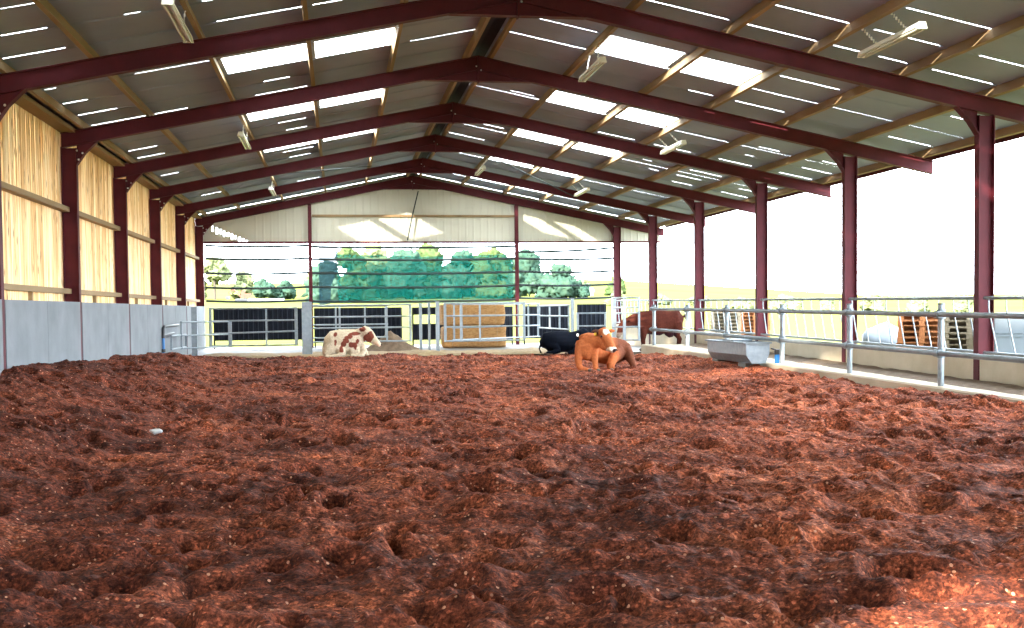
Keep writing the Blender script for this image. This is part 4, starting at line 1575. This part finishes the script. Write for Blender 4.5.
# ------------------------------------------------------------------ landscape beyond
def tree(x, y, h, rad, m, lab, seed, trunk=.25, group='trees beyond the open end', name='tree', squat=1.0):
    z = field_z(x, y)
    rnd = random.Random(seed)
    t = thing(name, lab, 'tree', (x, y, z - .1), 0, group)
    th = h * trunk
    obj('trunk', MB().tube([(0, 0, 0), (0.05 * h * rnd.uniform(-1, 1), 0, th), (0, 0, h * .7)], [.03 * h, .024 * h, .008 * h], 7), 'bark', t)
    mb = MB()
    n_ = 26
    for k in range(n_):
        a = rnd.uniform(0, 2 * math.pi)
        f = rnd.uniform(0, 1)
        rr = rad * (1 - .75 * f) * rnd.uniform(.3, .75)
        zc = th + (h - th) * (.10 + .78 * f)
        s = rad * rnd.uniform(.24, .46) * (1 - .35 * f)
        mb.ico((rr * math.cos(a), rr * math.sin(a), zc), (s, s, s * .9 * squat), 3, .9, 3.4, seed + k * 3.1)
    obj('crown', mb, m, t)


# mass of trees behind the mesh
kinds = ['leaf_a', 'leaf_b', 'leaf_c']
row = [(1.5, 158, 7.6, 3.0, 'leaf_a', 'pale leafy tree at the folded end of the mesh, tallest there'), (-1.8, 150, 5.2, 2.6, 'leaf_b', 'low bushy tree behind the folded mesh end'),
       (5.2, 164, 8.0, 3.0, 'leaf_c', 'second tree of the row seen through the mesh'), (9.2, 160, 7.6, 3.0, 'leaf_b', 'third tree of the row seen through the mesh'),
       (13.2, 166, 8.0, 3.2, 'leaf_a', 'middle tree of the row seen through the mesh'), (17.6, 162, 7.4, 3.1, 'leaf_b', 'fifth tree of the row seen through the mesh'),
       (21.8, 160, 7.2, 3.0, 'leaf_a', 'sixth tree of the row seen through the mesh'), (26.2, 158, 6.9, 2.9, 'leaf_b', 'last tree seen through the mesh, near its plain end'),
       (30.0, 152, 5.6, 2.4, 'leaf_b', 'rounded green tree just past the plain end of the mesh'),
       (3.3, 172, 6.0, 3.0, 'leaf_b', 'rear bush filling the row behind the mesh'), (11.4, 174, 6.4, 3.2, 'leaf_a', 'rear tree filling the middle of the mesh row'), (19.6, 174, 6.2, 3.2, 'leaf_a', 'rear tree filling the far half of the mesh row'), (24.2, 172, 6.2, 3.0, 'leaf_a', 'rear tree near the plain end of the mesh row')]
for i, (x, y, h, r, m, lab) in enumerate(row):
    tree(x, y, h, r * 1.35, m, lab, 20 + i, .03)
tree(-18.4, 175, 7.0, 2.4, 'leaf_c', 'thin pale tree with a high crown beside the boarded wall', 50, .45)
tree(-21.0, 176, 3.6, 2.2, 'leaf_c', 'low pale bush at the boarded wall end', 51, .1)
tree(-14.4, 178, 4.6, 2.2, 'leaf_c', 'pale bush behind the orange digger', 52, .1)
tree(-10.9, 172, 3.4, 2.2, 'leaf_b', 'round dark green bush past the orange digger', 53, .1)
tree(-7.9, 173, 3.1, 2.0, 'leaf_b', 'second round dark green bush past the orange digger', 54, .1)
tree(-3.5, 160, 4.2, 2.2, 'leaf_c', 'pale bush by the slim red gable post', 55, .1)
tree(38.6, 176, 2.6, 2.0, 'leaf_c', 'pale bush beyond the white farmhouse', 56, .1)
tree(42.5, 170, 3.0, 2.0, 'leaf_a', 'green bush next to the rear open-side column', 57, .1)
tree(33.0, 150, 2.2, 1.2, 'leaf_b', 'small round tree at the white farmhouse gable', 58, .15)
# hedge shrubs on the open side, in full sun
rnd = random.Random(9)
hs = ['first', 'second', 'third', 'fourth', 'fifth', 'sixth', 'seventh', 'eighth', 'ninth', 'tenth', 'eleventh', 'twelfth', 'thirteenth', 'fourteenth']
for k in range(9):
    a = .245 + .036 * k
    d = 118 + 14 * rnd.random() - 2 * k
    x, y = math.tan(a) * d, d
    tree(x, y, rnd.uniform(1.3, 2.4), rnd.uniform(1.2, 2.0), 'leaf_c', '%s sunlit hedge shrub along the open side, counted from the gable' % hs[k], 80 + k, .1, 'sunlit hedge shrubs past the open side', 'shrub', .8)

# white farmhouse and barn
def house(x, y, w_, d_, h_, rh, lab, seed, openings):
    z = field_z(x, y) - .1
    t = thing('farm_building', lab, 'building', (x, y, z))
    obj('wall', MB().box(-w_, w_, -d_, d_, 0, h_), 'render', t)
    r = MB().prism([(-w_ - .15, -d_ - .2, h_ - .05), (w_ + .15, -d_ - .2, h_ - .05), (w_ + .15, 0, h_ + rh), (-w_ - .15, 0, h_ + rh)], (0, .01, .08))
    r.prism([(-w_ - .15, d_ + .2, h_ - .05), (w_ + .15, d_ + .2, h_ - .05), (w_ + .15, 0, h_ + rh), (-w_ - .15, 0, h_ + rh)], (0, .01, .08))
    obj('roof', r, 'slate', t)
    for s in (-1, 1):
        obj('gable', MB().prism([(s * w_, -d_, h_), (s * w_, d_, h_), (s * w_, 0, h_ + rh)], (-s * .1, 0, 0)), 'render', t)
    for (ox, oz, ow, oh) in openings:
        obj('opening', MB().box(ox - ow, ox + ow, -d_ - .04, -d_ + .02, oz, oz + oh), 'dark_glass', t)


house(32.3, 172, 2.0, 1.6, 1.3, .9, 'small white farmhouse on the field beyond the open end', 1, [(.4, .3, .5, .8)])
house(37.0, 172, 1.9, 1.4, .7, .5, 'long low white shed beside the farmhouse', 2, [(-.5, .1, .3, .4)])
# white polytunnel strip
px_, py2 = -9.9, 160
zt_ = field_z(px_, py2)
t = thing('polytunnel', 'long low white polytunnel in the field past the boarded wall', 'polytunnel', (px_, py2, zt_ - .1))
n = 10
prf = [(0, 1.1 * math.cos(math.pi * k / n), .55 * math.sin(math.pi * k / n)) for k in range(n + 1)]
obj('tunnel_skin', MB().prism([(-2.4, b, c) for a, b, c in prf], (4.8, 0, 0)), 'white_plastic', t)
for k in range(5):
    x = -2.4 + 4.8 * k / 4
    obj('tunnel_hoop', MB().tube([(x, b * 1.01, c * 1.01) for a, b, c in prf], .03, 5), 'galv', t)
# orange digger
dx_, dy_ = -13.6, 165
zt_ = field_z(dx_, dy_)
t = thing('digger', 'orange tracked digger standing in the field', 'digger', (dx_, dy_, zt_ - .05))
t.scale = (1.35, 1.35, 1.35)
obj('track', MB().prism([(-.7, -.55, .1), (-.55, -.55, 0), (.55, -.55, 0), (.7, -.55, .1), (.7, -.55, .25), (.55, -.55, .34), (-.55, -.55, .34), (-.7, -.55, .25)], (0, .25, 0)), 'black', t)
obj('track', MB().prism([(-.7, .3, .1), (-.55, .3, 0), (.55, .3, 0), (.7, .3, .1), (.7, .3, .25), (.55, .3, .34), (-.55, .3, .34), (-.7, .3, .25)], (0, .25, 0)), 'black', t)
obj('cab', MB().prism([(-.05, -.4, .38), (.35, -.4, .38), (.35, -.4, 1.2), (.0, -.4, 1.2), (-.1, -.4, .8)], (0, .45, 0)), 'orange_paint', t)
obj('engine_housing', MB().box(.3, .95, -.5, .5, .38, .85), 'orange_paint', t)
obj('boom', MB().prism([(-.05, 0, .55), (-.9, 0, 1.45), (-1.0, 0, 1.35), (-.15, 0, .42)], (0, .14, 0)).prism([(-.9, 0, 1.45), (-1.55, 0, .6), (-1.45, 0, .55), (-.86, 0, 1.3)], (0, .12, 0)), 'orange_paint', t)
obj('bucket', MB().prism([(-1.6, -.2, .62), (-1.35, -.2, .55), (-1.3, -.2, .25), (-1.55, -.2, .22), (-1.7, -.2, .38)], (0, .5, 0)), 'black', t)
